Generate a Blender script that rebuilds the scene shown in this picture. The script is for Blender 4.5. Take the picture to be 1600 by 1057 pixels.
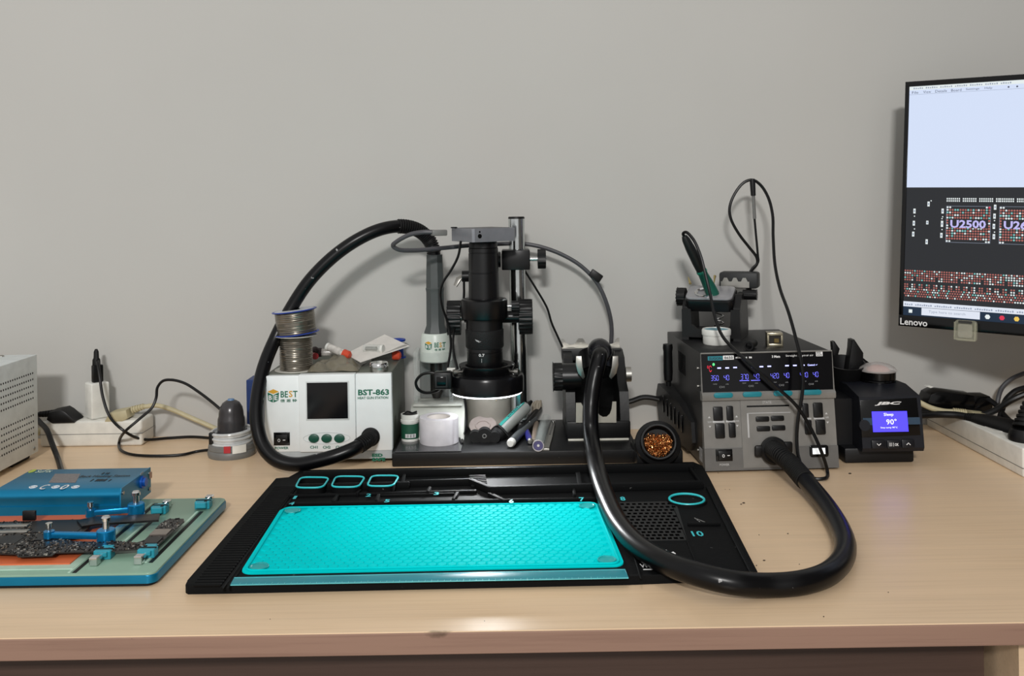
import bpy, bmesh, math, random
from mathutils import Vector, Matrix
random.seed(7)
for o in list(bpy.data.objects): bpy.data.objects.remove(o)
SC = bpy.context.scene; COL = SC.collection

# ---------------------------------------------------------------- camera, light, exposure
# metres; desk top is z = 0, camera stands at x = 0, y = 0 looking along +y
F, H, ROLL = 1480.0, 0.37, math.radians(0.9)
CA, SA = math.cos(ROLL), math.sin(ROLL)
cam = bpy.data.cameras.new('camera'); camo = bpy.data.objects.new('camera', cam); COL.objects.link(camo)
cam.sensor_fit = 'HORIZONTAL'; cam.sensor_width = 36; cam.lens = F / 1600 * 36
cam.shift_y = -(528.5 - 316) / 1600; cam.clip_start = .01
camo.matrix_world = Matrix(((CA, SA, 0, 0), (0, 0, -1, 0), (-SA, CA, 0, H), (0, 0, 0, 1)))
SC.camera = camo
SC.view_settings.view_transform = 'Standard'; SC.view_settings.look = 'None'
SC.view_settings.gamma = 1; SC.view_settings.use_curve_mapping = False
SC.view_settings.exposure = 0.17
wd = bpy.data.worlds.new('room_light'); SC.world = wd; wd.use_nodes = True
wd.node_tree.nodes['Background'].inputs[0].default_value = (1.0, .985, .965, 1)
wd.node_tree.nodes['Background'].inputs[1].default_value = .56
def area(name, loc, target, sx, sy, power, col=(1, 1, 1)):
    l = bpy.data.lights.new(name, 'AREA'); l.shape = 'RECTANGLE'; l.size = sx; l.size_y = sy; l.energy = power; l.color = col
    o = bpy.data.objects.new(name, l); COL.objects.link(o); o.location = loc
    o.rotation_euler = (Vector(target) - Vector(loc)).to_track_quat('-Z', 'Y').to_euler()
    return o
area('ceiling_tube_light', (-.25, -2.6, 1.95), (-.1, 1.3, .2), .5, .25, 80, (1, .985, .96))
sp_ = bpy.data.lights.new('added_mat_spot', 'SPOT'); sp_.energy = 44; sp_.spot_size = math.radians(21); sp_.spot_blend = 1; sp_.shadow_soft_size = .06; sp_.color = (1, .99, .96)  # added lamp out of view, makes the bright pool on the mat
spo = bpy.data.objects.new('added_mat_spot', sp_); COL.objects.link(spo); spo.location = (-.01, 1.12, 1.55)

# ---------------------------------------------------------------- pixel <-> place
def V(*a): return Vector(a)
Z = V(0, 0, 1)
def ray(px, py):
    u = (px - 800) / F; v = (316 - py) / F
    return V(u * CA + v * SA, 1, -u * SA + v * CA)
def at(px, py, Y): return V(0, 0, H) + ray(px, py) * Y
def on(px, py, z=0):
    d = ray(px, py); return V(0, 0, H) + d * ((z - H) / d.z)
class Plane:
    def __init__(s, p, n):
        s.p = Vector(p); s.n = Vector(n).normalized()
        s.ax = V(1, 0, 0) if abs(s.n.z) > .999 else Z.cross(s.n).normalized()
        s.ay = s.n.cross(s.ax).normalized()
    def hit(s, px, py):
        d = ray(px, py); O = V(0, 0, H)
        return O + d * ((s.p - O).dot(s.n) / d.dot(s.n))
    def box(s, b):
        x0, y0, x1, y1 = b; cx, cy = (x0 + x1) / 2, (y0 + y1) / 2
        c = s.hit(cx, cy)
        w = (s.hit(x1, cy) - s.hit(x0, cy)).length; h = (s.hit(cx, y1) - s.hit(cx, y0)).length
        return c, w, h
    def mat(s, c): return Matrix(((s.ax.x, s.ay.x, s.n.x, c.x), (s.ax.y, s.ay.y, s.n.y, c.y), (s.ax.z, s.ay.z, s.n.z, c.z), (0, 0, 0, 1)))
def zp(z): return Plane((0, 0, z), (0, 0, 1))
def yp(Y): return Plane((0, Y, 0), (0, -1, 0))

# ---------------------------------------------------------------- materials
def lin(c): c /= 255; return c / 12.92 if c <= .04045 else ((c + .055) / 1.055) ** 2.4
def rgb(c): return (lin(c[0]), lin(c[1]), lin(c[2]), 1)
MATS = {}
def mat(name, c, rough=.5, metal=0., var=.08, scale=60., bump=0., bscale=200., emit=0., ec=None, alpha=1., trans=0., coat=0., spec=.5, stretch=None, aniso=0):
    if name in MATS: return MATS[name]
    m = bpy.data.materials.new(name); m.use_nodes = True; nt = m.node_tree; b = nt.nodes['Principled BSDF']; MATS[name] = m
    N = nt.nodes.new; L = nt.links.new
    tc = N('ShaderNodeTexCoord'); mp = N('ShaderNodeMapping'); L(tc.outputs['Object'], mp.inputs[0])
    if stretch: mp.inputs['Scale'].default_value = stretch
    nz = N('ShaderNodeTexNoise'); nz.inputs['Scale'].default_value = scale; nz.inputs['Detail'].default_value = 4; L(mp.outputs[0], nz.inputs['Vector'])
    mr = N('ShaderNodeMapRange'); mr.inputs['From Min'].default_value = .3; mr.inputs['From Max'].default_value = .7
    mr.inputs['To Min'].default_value = 1 - var; mr.inputs['To Max'].default_value = 1 + var; L(nz.outputs['Fac'], mr.inputs['Value'])
    mx = N('ShaderNodeMix'); mx.data_type = 'RGBA'; mx.blend_type = 'MULTIPLY'; mx.inputs[0].default_value = 1
    mx.inputs[6].default_value = rgb(c); L(mr.outputs[0], mx.inputs[7]); L(mx.outputs[2], b.inputs['Base Color'])
    m['mix'] = mx.name
    if max(c) < 60 and not metal: spec = min(spec, .32)
    b.inputs['Roughness'].default_value = rough; b.inputs['Metallic'].default_value = metal; b.inputs['Specular IOR Level'].default_value = spec
    if coat: b.inputs['Coat Weight'].default_value = coat; b.inputs['Coat Roughness'].default_value = .1
    if trans: b.inputs['Transmission Weight'].default_value = trans; b.inputs['IOR'].default_value = 1.3
    if alpha < 1: b.inputs['Alpha'].default_value = alpha
    if emit: b.inputs['Emission Color'].default_value = rgb(ec or c); b.inputs['Emission Strength'].default_value = emit
    if bump:
        n2 = N('ShaderNodeTexNoise'); n2.inputs['Scale'].default_value = bscale; L(mp.outputs[0], n2.inputs['Vector'])
        bp = N('ShaderNodeBump'); bp.inputs['Strength'].default_value = bump; bp.inputs['Distance'].default_value = .001
        L(n2.outputs['Fac'], bp.inputs['Height']); L(bp.outputs[0], b.inputs['Normal'])
    return m
def spots(m, c, scale, thr, soft=.02):          # light flecks / wear of their own shape, on top of a material
    nt = m.node_tree; b = nt.nodes['Principled BSDF']; mx = nt.nodes[m['mix']]
    tc = [n for n in nt.nodes if n.type == 'TEX_COORD'][0]
    nz = nt.nodes.new('ShaderNodeTexNoise'); nz.inputs['Scale'].default_value = scale; nz.inputs['Detail'].default_value = 2
    nt.links.new(tc.outputs['Object'], nz.inputs['Vector'])
    mr = nt.nodes.new('ShaderNodeMapRange'); mr.inputs['From Min'].default_value = thr; mr.inputs['From Max'].default_value = thr + soft
    nt.links.new(nz.outputs['Fac'], mr.inputs['Value'])
    m2 = nt.nodes.new('ShaderNodeMix'); m2.data_type = 'RGBA'; nt.links.new(mr.outputs[0], m2.inputs[0])
    nt.links.new(mx.outputs[2], m2.inputs[6]); m2.inputs[7].default_value = rgb(c); nt.links.new(m2.outputs[2], b.inputs['Base Color'])
    m['mix'] = m2.name
    return m
BLK = mat('black_plastic', (15, 15, 16), .42, bump=.1)
BLK2 = mat('black_satin_metal', (12, 12, 14), .3, .2)
GLOSS = mat('black_gloss', (7, 7, 8), .15)
RUB = mat('black_rubber', (12, 12, 12), .6, bump=.2)
DGREY = mat('dark_grey_plastic', (42, 43, 44), .5)
GREY = mat('grey_plastic', (112, 112, 110), .45)
WHITE = mat('white_plastic', (226, 226, 220), .4)
CHROME = mat('chrome', (215, 215, 215), .12, 1.)
STEEL = mat('brushed_steel', (170, 168, 162), .35, 1.)
CABLE = mat('black_cable', (11, 11, 12), .38)
GREYC = mat('grey_cable', (70, 70, 74), .45)
BEIGE = mat('beige_plastic', (186, 176, 142), .5)
HOSE = spots(mat('black_hose', (6, 6, 8), .3, spec=.28), (150, 150, 150), 120, .74)
CYAN = mat('cyan_silicone', (0, 202, 206), .7, var=.03, spec=.02)
TEAL = mat('teal_plastic', (20, 128, 142), .4)
WTXT = mat('white_print', (235, 235, 235), .6, var=0)
GTXT = mat('green_print', (16, 104, 78), .6, var=0)
DTXT = mat('dark_print', (40, 44, 48), .6, var=0)

# ---------------------------------------------------------------- mesh building
def spline(pts, n=8):
    pts = [Vector(p) for p in pts]; P = [2 * pts[0] - pts[1]] + pts + [2 * pts[-1] - pts[-2]]; out = []
    for i in range(1, len(P) - 2):
        a, b, c, d = P[i - 1], P[i], P[i + 1], P[i + 2]
        t0 = 0; t1 = t0 + max((b - a).length, 1e-6) ** .5; t2 = t1 + max((c - b).length, 1e-6) ** .5; t3 = t2 + max((d - c).length, 1e-6) ** .5
        for k in range(n):
            t = t1 + (t2 - t1) * k / n
            A1 = a * ((t1 - t) / (t1 - t0)) + b * ((t - t0) / (t1 - t0)); A2 = b * ((t2 - t) / (t2 - t1)) + c * ((t - t1) / (t2 - t1)); A3 = c * ((t3 - t) / (t3 - t2)) + d * ((t - t2) / (t3 - t2))
            B1 = A1 * ((t2 - t) / (t2 - t0)) + A2 * ((t - t0) / (t2 - t0)); B2 = A2 * ((t3 - t) / (t3 - t1)) + A3 * ((t - t1) / (t3 - t1))
            out.append(B1 * ((t2 - t) / (t2 - t1)) + B2 * ((t - t1) / (t2 - t1)))
    out.append(pts[-1]); return out
def rr(w, h, r, seg=4):
    r = min(r, w / 2 - 1e-6, h / 2 - 1e-6); out = []
    for cx, cy, a0 in ((w / 2 - r, h / 2 - r, 0), (-w / 2 + r, h / 2 - r, 90), (-w / 2 + r, -h / 2 + r, 180), (w / 2 - r, -h / 2 + r, 270)):
        for k in range(seg + 1):
            a = math.radians(a0 + 90 * k / seg); out.append((cx + r * math.cos(a), cy + r * math.sin(a)))
    return out
def rot(axis, deg): return Matrix.Rotation(math.radians(deg), 4, axis)
def T(*a): return Matrix.Translation(Vector(a[0]) if len(a) == 1 else Vector(a))
def axis_m(p, d):                                   # matrix at p with local z along d
    return T(p) @ Vector(d).normalized().to_track_quat('Z', 'Y').to_matrix().to_4x4()
class MB:
    def __init__(s, M=None): s.bm = bmesh.new(); s.M = M or Matrix.Identity(4)
    def _in(s, vs, fs, M=None, mi=0):
        M = s.M @ M if M is not None else s.M
        bv = [s.bm.verts.new(M @ Vector(v)) for v in vs]
        for f in fs:
            try: fc = s.bm.faces.new([bv[i] for i in f]); fc.material_index = mi
            except ValueError: pass
        return s
    def _bm(s, b, M=None, mi=0):
        b.verts.index_update(); s._in([v.co.copy() for v in b.verts], [[v.index for v in f.verts] for f in b.faces], M, mi); b.free(); return s
    def box(s, c, size, bev=0, seg=2, M=None, mi=0):
        b = bmesh.new(); bmesh.ops.create_cube(b, size=1); bmesh.ops.scale(b, vec=size, verts=b.verts)
        if bev: bmesh.ops.bevel(b, geom=b.edges[:], offset=min(bev, min(size) * .49), segments=seg, affect='EDGES', profile=.5)
        return s._bm(b, (M @ T(c)) if M is not None else T(c), mi)
    def prism(s, pts, d0, d1, M=None, bev=0, seg=2, mi=0):      # 2-D outline, extruded along z from d0 to d1
        n = len(pts); A = sum(pts[i][0] * pts[(i + 1) % n][1] - pts[(i + 1) % n][0] * pts[i][1] for i in range(n))
        if A < 0: pts = pts[::-1]
        b = bmesh.new(); lo = [b.verts.new((p[0], p[1], d0)) for p in pts]; hi = [b.verts.new((p[0], p[1], d1)) for p in pts]
        b.faces.new(lo[::-1]); top = b.faces.new(hi)
        for i in range(n): b.faces.new((lo[i], lo[(i + 1) % n], hi[(i + 1) % n], hi[i]))
        if bev: bmesh.ops.bevel(b, geom=list(top.edges), offset=bev, segments=seg, affect='EDGES', profile=.5)
        return s._bm(b, M, mi)
    def cyl(s, p0, p1, r0, r1=None, n=24, mi=0, M=None):
        p0, p1 = Vector(p0), Vector(p1); r1 = r0 if r1 is None else r1; h = (p1 - p0).length
        return s.lathe([(0, 0), (r0, 0), (r1, h), (0, h)], axis_m(p0, p1 - p0) if M is None else M @ axis_m(p0, p1 - p0), n, mi)
    def lathe(s, prof, M=None, n=32, mi=0, a0=0, a1=360):
        vs, fs = [], []; full = abs(a1 - a0 - 360) < 1e-6; cols = n if full else n + 1
        idx = []
        for r, z in prof:
            if r < 1e-7: vs.append((0, 0, z)); idx.append([len(vs) - 1] * (n + 1))
            else:
                st = len(vs)
                for k in range(cols):
                    a = math.radians(a0 + (a1 - a0) * k / n); vs.append((r * math.cos(a), r * math.sin(a), z))
                idx.append([st + (k % cols) for k in range(n + 1)])
        for i in range(len(prof) - 1):
            for k in range(n):
                q = [idx[i][k], idx[i][k + 1], idx[i + 1][k + 1], idx[i + 1][k]]; q2 = []
                for j in q:
                    if j not in q2: q2.append(j)
                if len(q2) > 2: fs.append(q2)
        return s._in(vs, fs, M, mi)
    def tube(s, path, r, n=12, mi=0, closed=False, flat=None):
        P = [Vector(p) for p in path]; m = len(P); vs, fs = [], []
        t = (P[1] - P[0]).normalized(); u = t.orthogonal().normalized()
        for i in range(m):
            if closed: tn = (P[(i + 1) % m] - P[i - 1]).normalized()
            else: tn = (P[min(i + 1, m - 1)] - P[max(i - 1, 0)]).normalized()
            u = (u - tn * u.dot(tn)).normalized(); w = tn.cross(u); rad = r[i] if isinstance(r, (list, tuple)) else r
            for k in range(n):
                a = 2 * math.pi * k / n; vs.append(P[i] + (u * math.cos(a) + w * math.sin(a) * (flat or 1)) * rad)
        for i in range(m if closed else m - 1):
            j = (i + 1) % m
            for k in range(n): fs.append((i * n + k, i * n + (k + 1) % n, j * n + (k + 1) % n, j * n + k))
        if not closed: fs.append(list(range(n))[::-1]); fs.append([(m - 1) * n + k for k in range(n)])
        return s._in(vs, fs, None, mi)
    def sph(s, c, r, n=20, M=None, mi=0, sq=(1, 1, 1)):
        prof = [(r * math.sin(math.pi * k / 10), -r * math.cos(math.pi * k / 10)) for k in range(11)]; prof[0] = (0, -r); prof[-1] = (0, r)
        X = T(c) @ Matrix.Diagonal((*sq, 1)); return s.lathe(prof, (M @ X) if M is not None else X, n, mi)
    def torus(s, c, d, R, r, n=32, m=8, mi=0):
        A = axis_m(c, d); return s.tube([A @ V(R * math.cos(2 * math.pi * k / n), R * math.sin(2 * math.pi * k / n), 0) for k in range(n)], r, m, mi, True)
    # --- things laid on a plane, measured in photograph pixels
    def plate(s, b, pl, d0, d1, r=0, bev=0, mi=0, rotd=0):
        c, w, h = pl.box(b); pts = rr(w, h, r) if r else [(-w / 2, -h / 2), (w / 2, -h / 2), (w / 2, h / 2), (-w / 2, h / 2)]
        return s.prism(pts, d0, d1, pl.mat(c) @ rot('Z', rotd), bev, mi=mi)
    def poly(s, px, pl, d0, d1, bev=0, mi=0):
        W = [pl.hit(*p) for p in px]; c = W[0]
        return s.prism([((w - c).dot(pl.ax), (w - c).dot(pl.ay)) for w in W], d0, d1, pl.mat(c), bev, mi=mi)
    def oval(s, b, pl, d0, d1, bev=0, n=24, mi=0):
        c, w, h = pl.box(b)
        return s.prism([(w / 2 * math.cos(2 * math.pi * k / n), h / 2 * math.sin(2 * math.pi * k / n)) for k in range(n)], d0, d1, pl.mat(c), bev, mi=mi)
    def text(s, body, b, pl, d=.0003, bold=0, mi=0, rotd=0, shear=0, keep=False):
        cu = bpy.data.curves.new('t', 'FONT'); cu.body = body; cu.offset = bold; cu.shear = shear; cu.resolution_u = 2
        ob = bpy.data.objects.new('t', cu); me = ob.to_mesh()
        vs = [v.co.copy() for v in me.vertices]; fs = [list(p.vertices) for p in me.polygons]; ob.to_mesh_clear()
        bpy.data.objects.remove(ob); bpy.data.curves.remove(cu)
        if not vs: return s
        x0, x1 = min(v.x for v in vs), max(v.x for v in vs); y0, y1 = min(v.y for v in vs), max(v.y for v in vs)
        c, w, h = pl.box(b); sx, sy = w / max(x1 - x0, 1e-6), h / max(y1 - y0, 1e-6)
        if keep: sx = sy = min(sx, sy)
        return s._in([((v.x - (x0 + x1) / 2) * sx, (v.y - (y0 + y1) / 2) * sy, d) for v in vs], fs, pl.mat(c) @ rot('Z', rotd), mi)
    def strokes(s, b, pl, n, d=.0003):                  # print too small to read
        x0, y0, x1, y1 = b; w = (x1 - x0) / n; r = random.Random(n)
        for k in range(n):
            if r.random() < .82: s.plate((x0 + w * k, y0 + r.uniform(0, .3) * (y1 - y0), x0 + w * (k + r.uniform(.5, .85)), y1), pl, 0, d)
        return s
    def seg7(s, digs, b, pl, d=.0004, mi=0):
        S = {'0': 'abcdef', '1': 'bc', '2': 'abged', '3': 'abgcd', '4': 'fgbc', '5': 'afgcd', '6': 'afgecd', '7': 'abc', '8': 'abcdefg', '9': 'abcdfg'}
        c, w, h = pl.box(b); M = pl.mat(c); n = len(digs); dw = w / n * .72; t = h * .1
        for i, g in enumerate(digs):
            X = -w / 2 + w / n * (i + .5)
            R = {'a': (X, h / 2, dw, t), 'g': (X, 0, dw, t), 'd': (X, -h / 2, dw, t), 'f': (X - dw / 2, h / 4, t, h / 2), 'b': (X + dw / 2, h / 4, t, h / 2), 'e': (X - dw / 2, -h / 4, t, h / 2), 'c': (X + dw / 2, -h / 4, t, h / 2)}
            for k in S[g]:
                x, y, a, e = R[k]; a *= .8; e *= .8
                s._in([(x - a / 2, y - e / 2, d), (x + a / 2, y - e / 2, d), (x + a / 2, y + e / 2, d), (x - a / 2, y + e / 2, d)], [(0, 1, 2, 3)], M, mi)
        return s
def knob(mb, p, d, r, h, teeth=14, depth=.08, bev=None, mi=0):
    pts = []
    for k in range(teeth * 4):
        q = r * (1 - (depth if k % 4 in (0, 3) else 0)); a = 2 * math.pi * k / (teeth * 4); pts.append((q * math.cos(a), q * math.sin(a)))
    mb.prism(pts, 0, h, axis_m(p, d), bev if bev is not None else r * .08, mi=mi)
    return mb
INV = {}
def wrap(mb, cx, cy, rf, lift=.0004):                # lay flat lettering round a turned body
    for v in mb.bm.verts:
        r = rf(v.co.z) + lift; dx = v.co.x - cx
        v.co.y = cy - math.sqrt(max(r * r - dx * dx, 1e-9))
    return mb
def _root(o):
    while o.parent: o = o.parent
    return o
def tag(o, label=None, cat=None, group=None, kind=None):
    for k, v in (('label', label), ('category', cat), ('group', group), ('kind', kind)):
        if v: o[k] = v
    return o
def thing(name, label, cat, loc=(0, 0, 0), rz=0, group=None):
    o = bpy.data.objects.new(name, None); COL.objects.link(o); o.empty_display_size = .02
    o.location = loc; o.rotation_euler = (0, 0, math.radians(rz)); INV[o.name] = (T(loc) @ rot('Z', rz)).inverted()
    return tag(o, label, cat, group)
def mesh(name, mb, m, smooth=35):
    me = bpy.data.meshes.new(name); bmesh.ops.recalc_face_normals(mb.bm, faces=mb.bm.faces); mb.bm.to_mesh(me); mb.bm.free()
    for q in (m if isinstance(m, (list, tuple)) else [m]): me.materials.append(q)
    if smooth: me.shade_smooth(); me.set_sharp_from_angle(angle=math.radians(smooth))
    return me
def part(name, mb, m, parent, kind=None, label=None, smooth=35):   # mb is in world coordinates
    me = mesh(name, mb, m, smooth); me.transform(INV[_root(parent).name])
    o = bpy.data.objects.new(name, me); COL.objects.link(o); o.parent = parent
    return tag(o, label, None, None, kind)
def single(name, mb, m, label, cat, loc=None, group=None, kind=None, smooth=35):   # a thing that is one mesh
    me = mesh(name, mb, m, smooth)
    if loc is None:
        xs = [v.co for v in me.vertices]; loc = V(sum(v.x for v in xs) / len(xs), sum(v.y for v in xs) / len(xs), min(v.z for v in xs))
    me.transform(T(loc).inverted()); o = bpy.data.objects.new(name, me); COL.objects.link(o); o.location = loc
    INV[o.name] = T(loc).inverted()
    return tag(o, label, cat, group, kind)
def cord(pts, r, n=8, k=8, mb=None): return (mb or MB()).tube(spline(pts, k), r, n)
def ribs_on(path, i0, i1, R, r, step=1, mb=None):
    mb = mb or MB()
    for i in range(i0, i1, step): mb.torus(path[i], path[min(i + 1, len(path) - 1)] - path[max(i - 1, 0)], R, r, 16, 6)
    return mb

# ---------------------------------------------------------------- the setting
WALLY = 1.53
wm = mat('painted_wall', (187, 186, 182), .75, var=.02, scale=3, bump=.12, bscale=90)
spots(wm, (172, 170, 165), 30, .79, .05)
def struct(name, mb, m): 
    return single(name, mb, m, None, None, loc=V(0, 0, 0), kind='structure')
struct('wall_back', MB().box((-.2, WALLY + .05, .6), (3.2, .1, 2.7)), wm)
struct('shade_wall_right', MB().box((1.15, .4, .6), (.1, 2.4, 2.7)), mat('shade_wall_dark', (96, 92, 88), .75, var=.02, scale=3))  # unseen wall, added and kept dark to dim the right side
struct('floor', MB().box((-.2, .2, -.77), (3.4, 3.4, .04)), mat('floor_tile', (120, 112, 104), .5, scale=4))

# ---------------------------------------------------------------- desk
def wood(name, c, dark, stain=None):
    m = mat(name, c, .33, var=.04, scale=3, bump=.05, bscale=60, stretch=(1.2, 22, 22))
    nt = m.node_tree; b = nt.nodes['Principled BSDF']; mx = nt.nodes[m['mix']]
    tc = nt.nodes.new('ShaderNodeTexCoord'); mp = nt.nodes.new('ShaderNodeMapping'); mp.inputs['Scale'].default_value = (3, 130, 130)
    nt.links.new(tc.outputs['Object'], mp.inputs[0])
    nz = nt.nodes.new('ShaderNodeTexNoise'); nz.inputs['Scale'].default_value = 2.2; nz.inputs['Detail'].default_value = 5; nt.links.new(mp.outputs[0], nz.inputs['Vector'])
    mr = nt.nodes.new('ShaderNodeMapRange'); mr.inputs['From Min'].default_value = .48; mr.inputs['From Max'].default_value = .75; mr.inputs['To Max'].default_value = .55; nt.links.new(nz.outputs['Fac'], mr.inputs['Value'])
    m2 = nt.nodes.new('ShaderNodeMix'); m2.data_type = 'RGBA'; nt.links.new(mr.outputs[0], m2.inputs[0]); nt.links.new(mx.outputs[2], m2.inputs[6]); m2.inputs[7].default_value = rgb(dark)
    out = m2
    if stain:                                        # a burn mark
        ms = nt.nodes.new('ShaderNodeMapping'); ms.vector_type = 'POINT'; ms.inputs['Scale'].default_value = (1, 4, 4); ms.inputs['Location'].default_value = (-stain[0], -stain[1] * 4, -stain[2] * 4)
        nt.links.new(tc.outputs['Object'], ms.inputs[0])
        ln = nt.nodes.new('ShaderNodeVectorMath'); ln.operation = 'LENGTH'; nt.links.new(ms.outputs[0], ln.inputs[0])
        n3 = nt.nodes.new('ShaderNodeTexNoise'); n3.inputs['Scale'].default_value = 120; nt.links.new(tc.outputs['Object'], n3.inputs['Vector'])
        ad = nt.nodes.new('ShaderNodeMath'); ad.operation = 'MULTIPLY_ADD'; ad.inputs[1].default_value = .022; nt.links.new(n3.outputs['Fac'], ad.inputs[0]); nt.links.new(ln.outputs['Value'], ad.inputs[2])
        m4 = nt.nodes.new('ShaderNodeMapRange'); m4.inputs['From Min'].default_value = .014; m4.inputs['From Max'].default_value = .027; m4.inputs['To Min'].default_value = .9; m4.inputs['To Max'].default_value = 0; nt.links.new(ad.outputs[0], m4.inputs['Value'])
        m3 = nt.nodes.new('ShaderNodeMix'); m3.data_type = 'RGBA'; nt.links.new(m4.outputs[0], m3.inputs[0]); nt.links.new(m2.outputs[2], m3.inputs[6]); m3.inputs[7].default_value = rgb((60, 45, 28)); out = m3
    nt.links.new(out.outputs[2], b.inputs['Base Color'])
    return m
DFY = .8156
bp = on(684, 991)
WOOD = wood('beech_laminate', (230, 201, 166), (212, 181, 144), (bp.x, DFY, 0))
EDGE = wood('edge_laminate', (154, 122, 105), (128, 98, 84), (bp.x, DFY - .002, -.001))
PANEL = wood('brown_panel', (78, 60, 52), (66, 50, 42))
dk = thing('desk', 'long pale beech laminate desk with a pinkish brown front edge', 'desk', (0, 0, 0))
part('tabletop', MB().box((-.19, (DFY + .002 + WALLY) / 2, -.0095), (2.58, WALLY - DFY - .002, .019), .0006, 1), WOOD, dk)
part('edge_band', MB().box((-.19, DFY + .001, -.0098), (2.58, .002, .0185), .0006, 1), EDGE, dk)
part('front_panel', MB().box((-.52, DFY + .07, -.2), (1.9, .018, .36)), PANEL, dk)
part('side_panel', MB().box((.452, 1.17, -.385), (.018, .66, .73)), WOOD, dk)
part('side_panel', MB().box((-1.4, 1.17, -.385), (.018, .66, .73)), WOOD, dk)

# ---------------------------------------------------------------- perforated power supply, far left
g = thing('bench_power_supply', 'pale grey perforated metal instrument case at the left edge of the desk', 'instrument', (-.85, 1.25, 0))
X0, YB, YF, ZB, ZT = -.713, 1.415, 1.08, .0085, .1535
CASE = mat('pale_grey_enamel', (222, 228, 228), .4)
part('case', MB().box(((X0 - .26 + X0) / 2, (YB + YF) / 2, (ZB + ZT) / 2), (.26, YB - YF, ZT - ZB), .0012, 2), CASE, g)
mb = MB()
for blk in (.128, .066):
    for r in range(5):
        for c in range(26):
            y = YB - .014 - c * .0062 - (r % 2) * .0; z = blk - r * .0092
            mb.prism([(.0016 * math.cos(k * math.pi / 4), .0016 * math.sin(k * math.pi / 4)) for k in range(8)], -.0005, .0001, axis_m((X0, y, z), (1, 0, 0)))
part('vent_hole', mb, mat('hole_black', (25, 25, 27), .8), g, kind='stuff')
mb = MB(); mb.sph((X0, YB - .012, .016), .003, 12, sq=(.5, 1, 1)); part('screw', mb, STEEL, g)
for y in (YB - .03, YF + .03): part('foot', MB().box((X0 - .03, y, .0045), (.04, .05, .009), .002), RUB, g)
mb = MB(); p = V(X0 - .045, 1.40, ZT); mb.sph(p, .004, 12, sq=(1, 1, .6)); part('cap_nut', mb, STEEL, g)

# ---------------------------------------------------------------- left power strip and what is plugged in
SY = 1.472
s0, s1 = at(62, 690, SY).x, at(222, 690, SY).x
g = thing('power_strip', 'white power strip lying against the wall at the left', 'power strip', ((s0 + s1) / 2, SY + .025, 0))
part('housing', MB().box(((s0 + s1) / 2, SY + .025, .02), (s1 - s0, .05, .04), .004, 3), mat('strip_white', (222, 220, 212), .4), g)
part('seam', MB().box(((s0 + s1) / 2, SY + .025, .0195), (s1 - s0 + .0006, .0506, .0008)), GREY, g)
part('inlet', MB().cyl((s0, SY + .02, .02), (s0 - .012, SY + .02, .02), .006), BEIGE, g)
for k in range(3): part('socket', MB().prism(rr(.03, .03, .006), 0, .0006, T(s0 + .03 + k * .052, SY + .026, .04)), mat('socket_white', (205, 203, 196), .45), g)

def rib_sleeve(mb, p0, p1, r0, r1, n=7):
    p0, p1 = Vector(p0), Vector(p1); L = (p1 - p0).length; prof = [(0, 0)]
    for k in range(n):
        a = r0 + (r1 - r0) * k / n; prof += [(a, L * k / n), (a, L * (k + .55) / n), (a * .78, L * (k + .6) / n), (a * .78, L * (k + .98) / n)]
    return mb.lathe(prof + [(0, L)], axis_m(p0, p1 - p0), 14)
g = thing('mains_plug', 'black angled mains plug with a thick cord on the left power strip', 'plug', at(100, 652, 1.485))
pl = yp(1.497)
part('plug_body', MB().poly([(86, 650), (90, 638), (109, 634), (116, 638), (131, 651), (128, 655), (95, 656)], pl, 0, .03, .003), BLK, g)
part('strain_relief', rib_sleeve(MB(), at(90, 646, 1.482), at(60, 648, 1.482), .0062, .0042), RUB, g)
part('cord', cord([at(62, 648, 1.482), at(55, 650, 1.475), at(62, 660, 1.46), at(73, 672, 1.44), at(82, 695, 1.42), on(90, 716, .004), on(95, 733, .004), on(98, 745, .005), V(-.595, 1.235, .012), V(-.585, 1.205, .024), V(-.58, 1.188, .028)], .004, 10), CABLE, g)
cx = at(152, 628, 1.495)
g = thing('usb_charger', 'small white upright usb charger block on the left power strip', 'charger', (cx.x, cx.y, .04), 46)
w = T(cx.x, cx.y, 0) @ rot('Z', 46)
part('body', MB(w).box((0, 0, .0685), (.0285, .0265, .056), .0025, 3), WHITE, g)
g = thing('usb_cable', 'black usb cable standing in the white charger block', 'cable', (cx.x, cx.y, .0965))
part('usb_plug', MB(w).box((0, -.002, .11), (.016, .009, .027), .0015), BLK, g)
part('strain_relief', MB().lathe([(0, 0), (.0062, 0), (.006, .009), (.0042, .012), (.0038, .022), (.0018, .026), (0, .026)], T(cx.x, cx.y - .001, .1225) @ Matrix.Diagonal((1, .8, 1, 1)), 14), RUB, g)
part('cord', cord([at(152, 563, 1.494), at(153, 568, 1.482), at(156, 590, 1.472), at(161, 622, 1.466), at(172, 652, 1.46), at(194, 674, 1.45), on(224, 687, .008), on(262, 685, .003), on(298, 683, .003), on(330, 685, .004)], .0022, 8), CABLE, g)
g = thing('beige_plug', 'beige mains plug with a pale cord on the left power strip', 'plug', at(195, 650, 1.485))
part('plug_body', MB().poly([(173, 655), (182, 640), (208, 635), (211, 648), (202, 654)], yp(1.5), 0, .028, .003), BEIGE, g)
part('strain_relief', rib_sleeve(MB(), at(207, 641, 1.488), at(226, 635, 1.488), .006, .0045, 5), BEIGE, g)
part('cord', cord([at(224, 636, 1.488), at(245, 634, 1.492), at(270, 641, 1.497), at(300, 654, 1.5), at(330, 667, 1.5), at(350, 676, 1.495)], .0036, 10), BEIGE, g)

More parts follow.
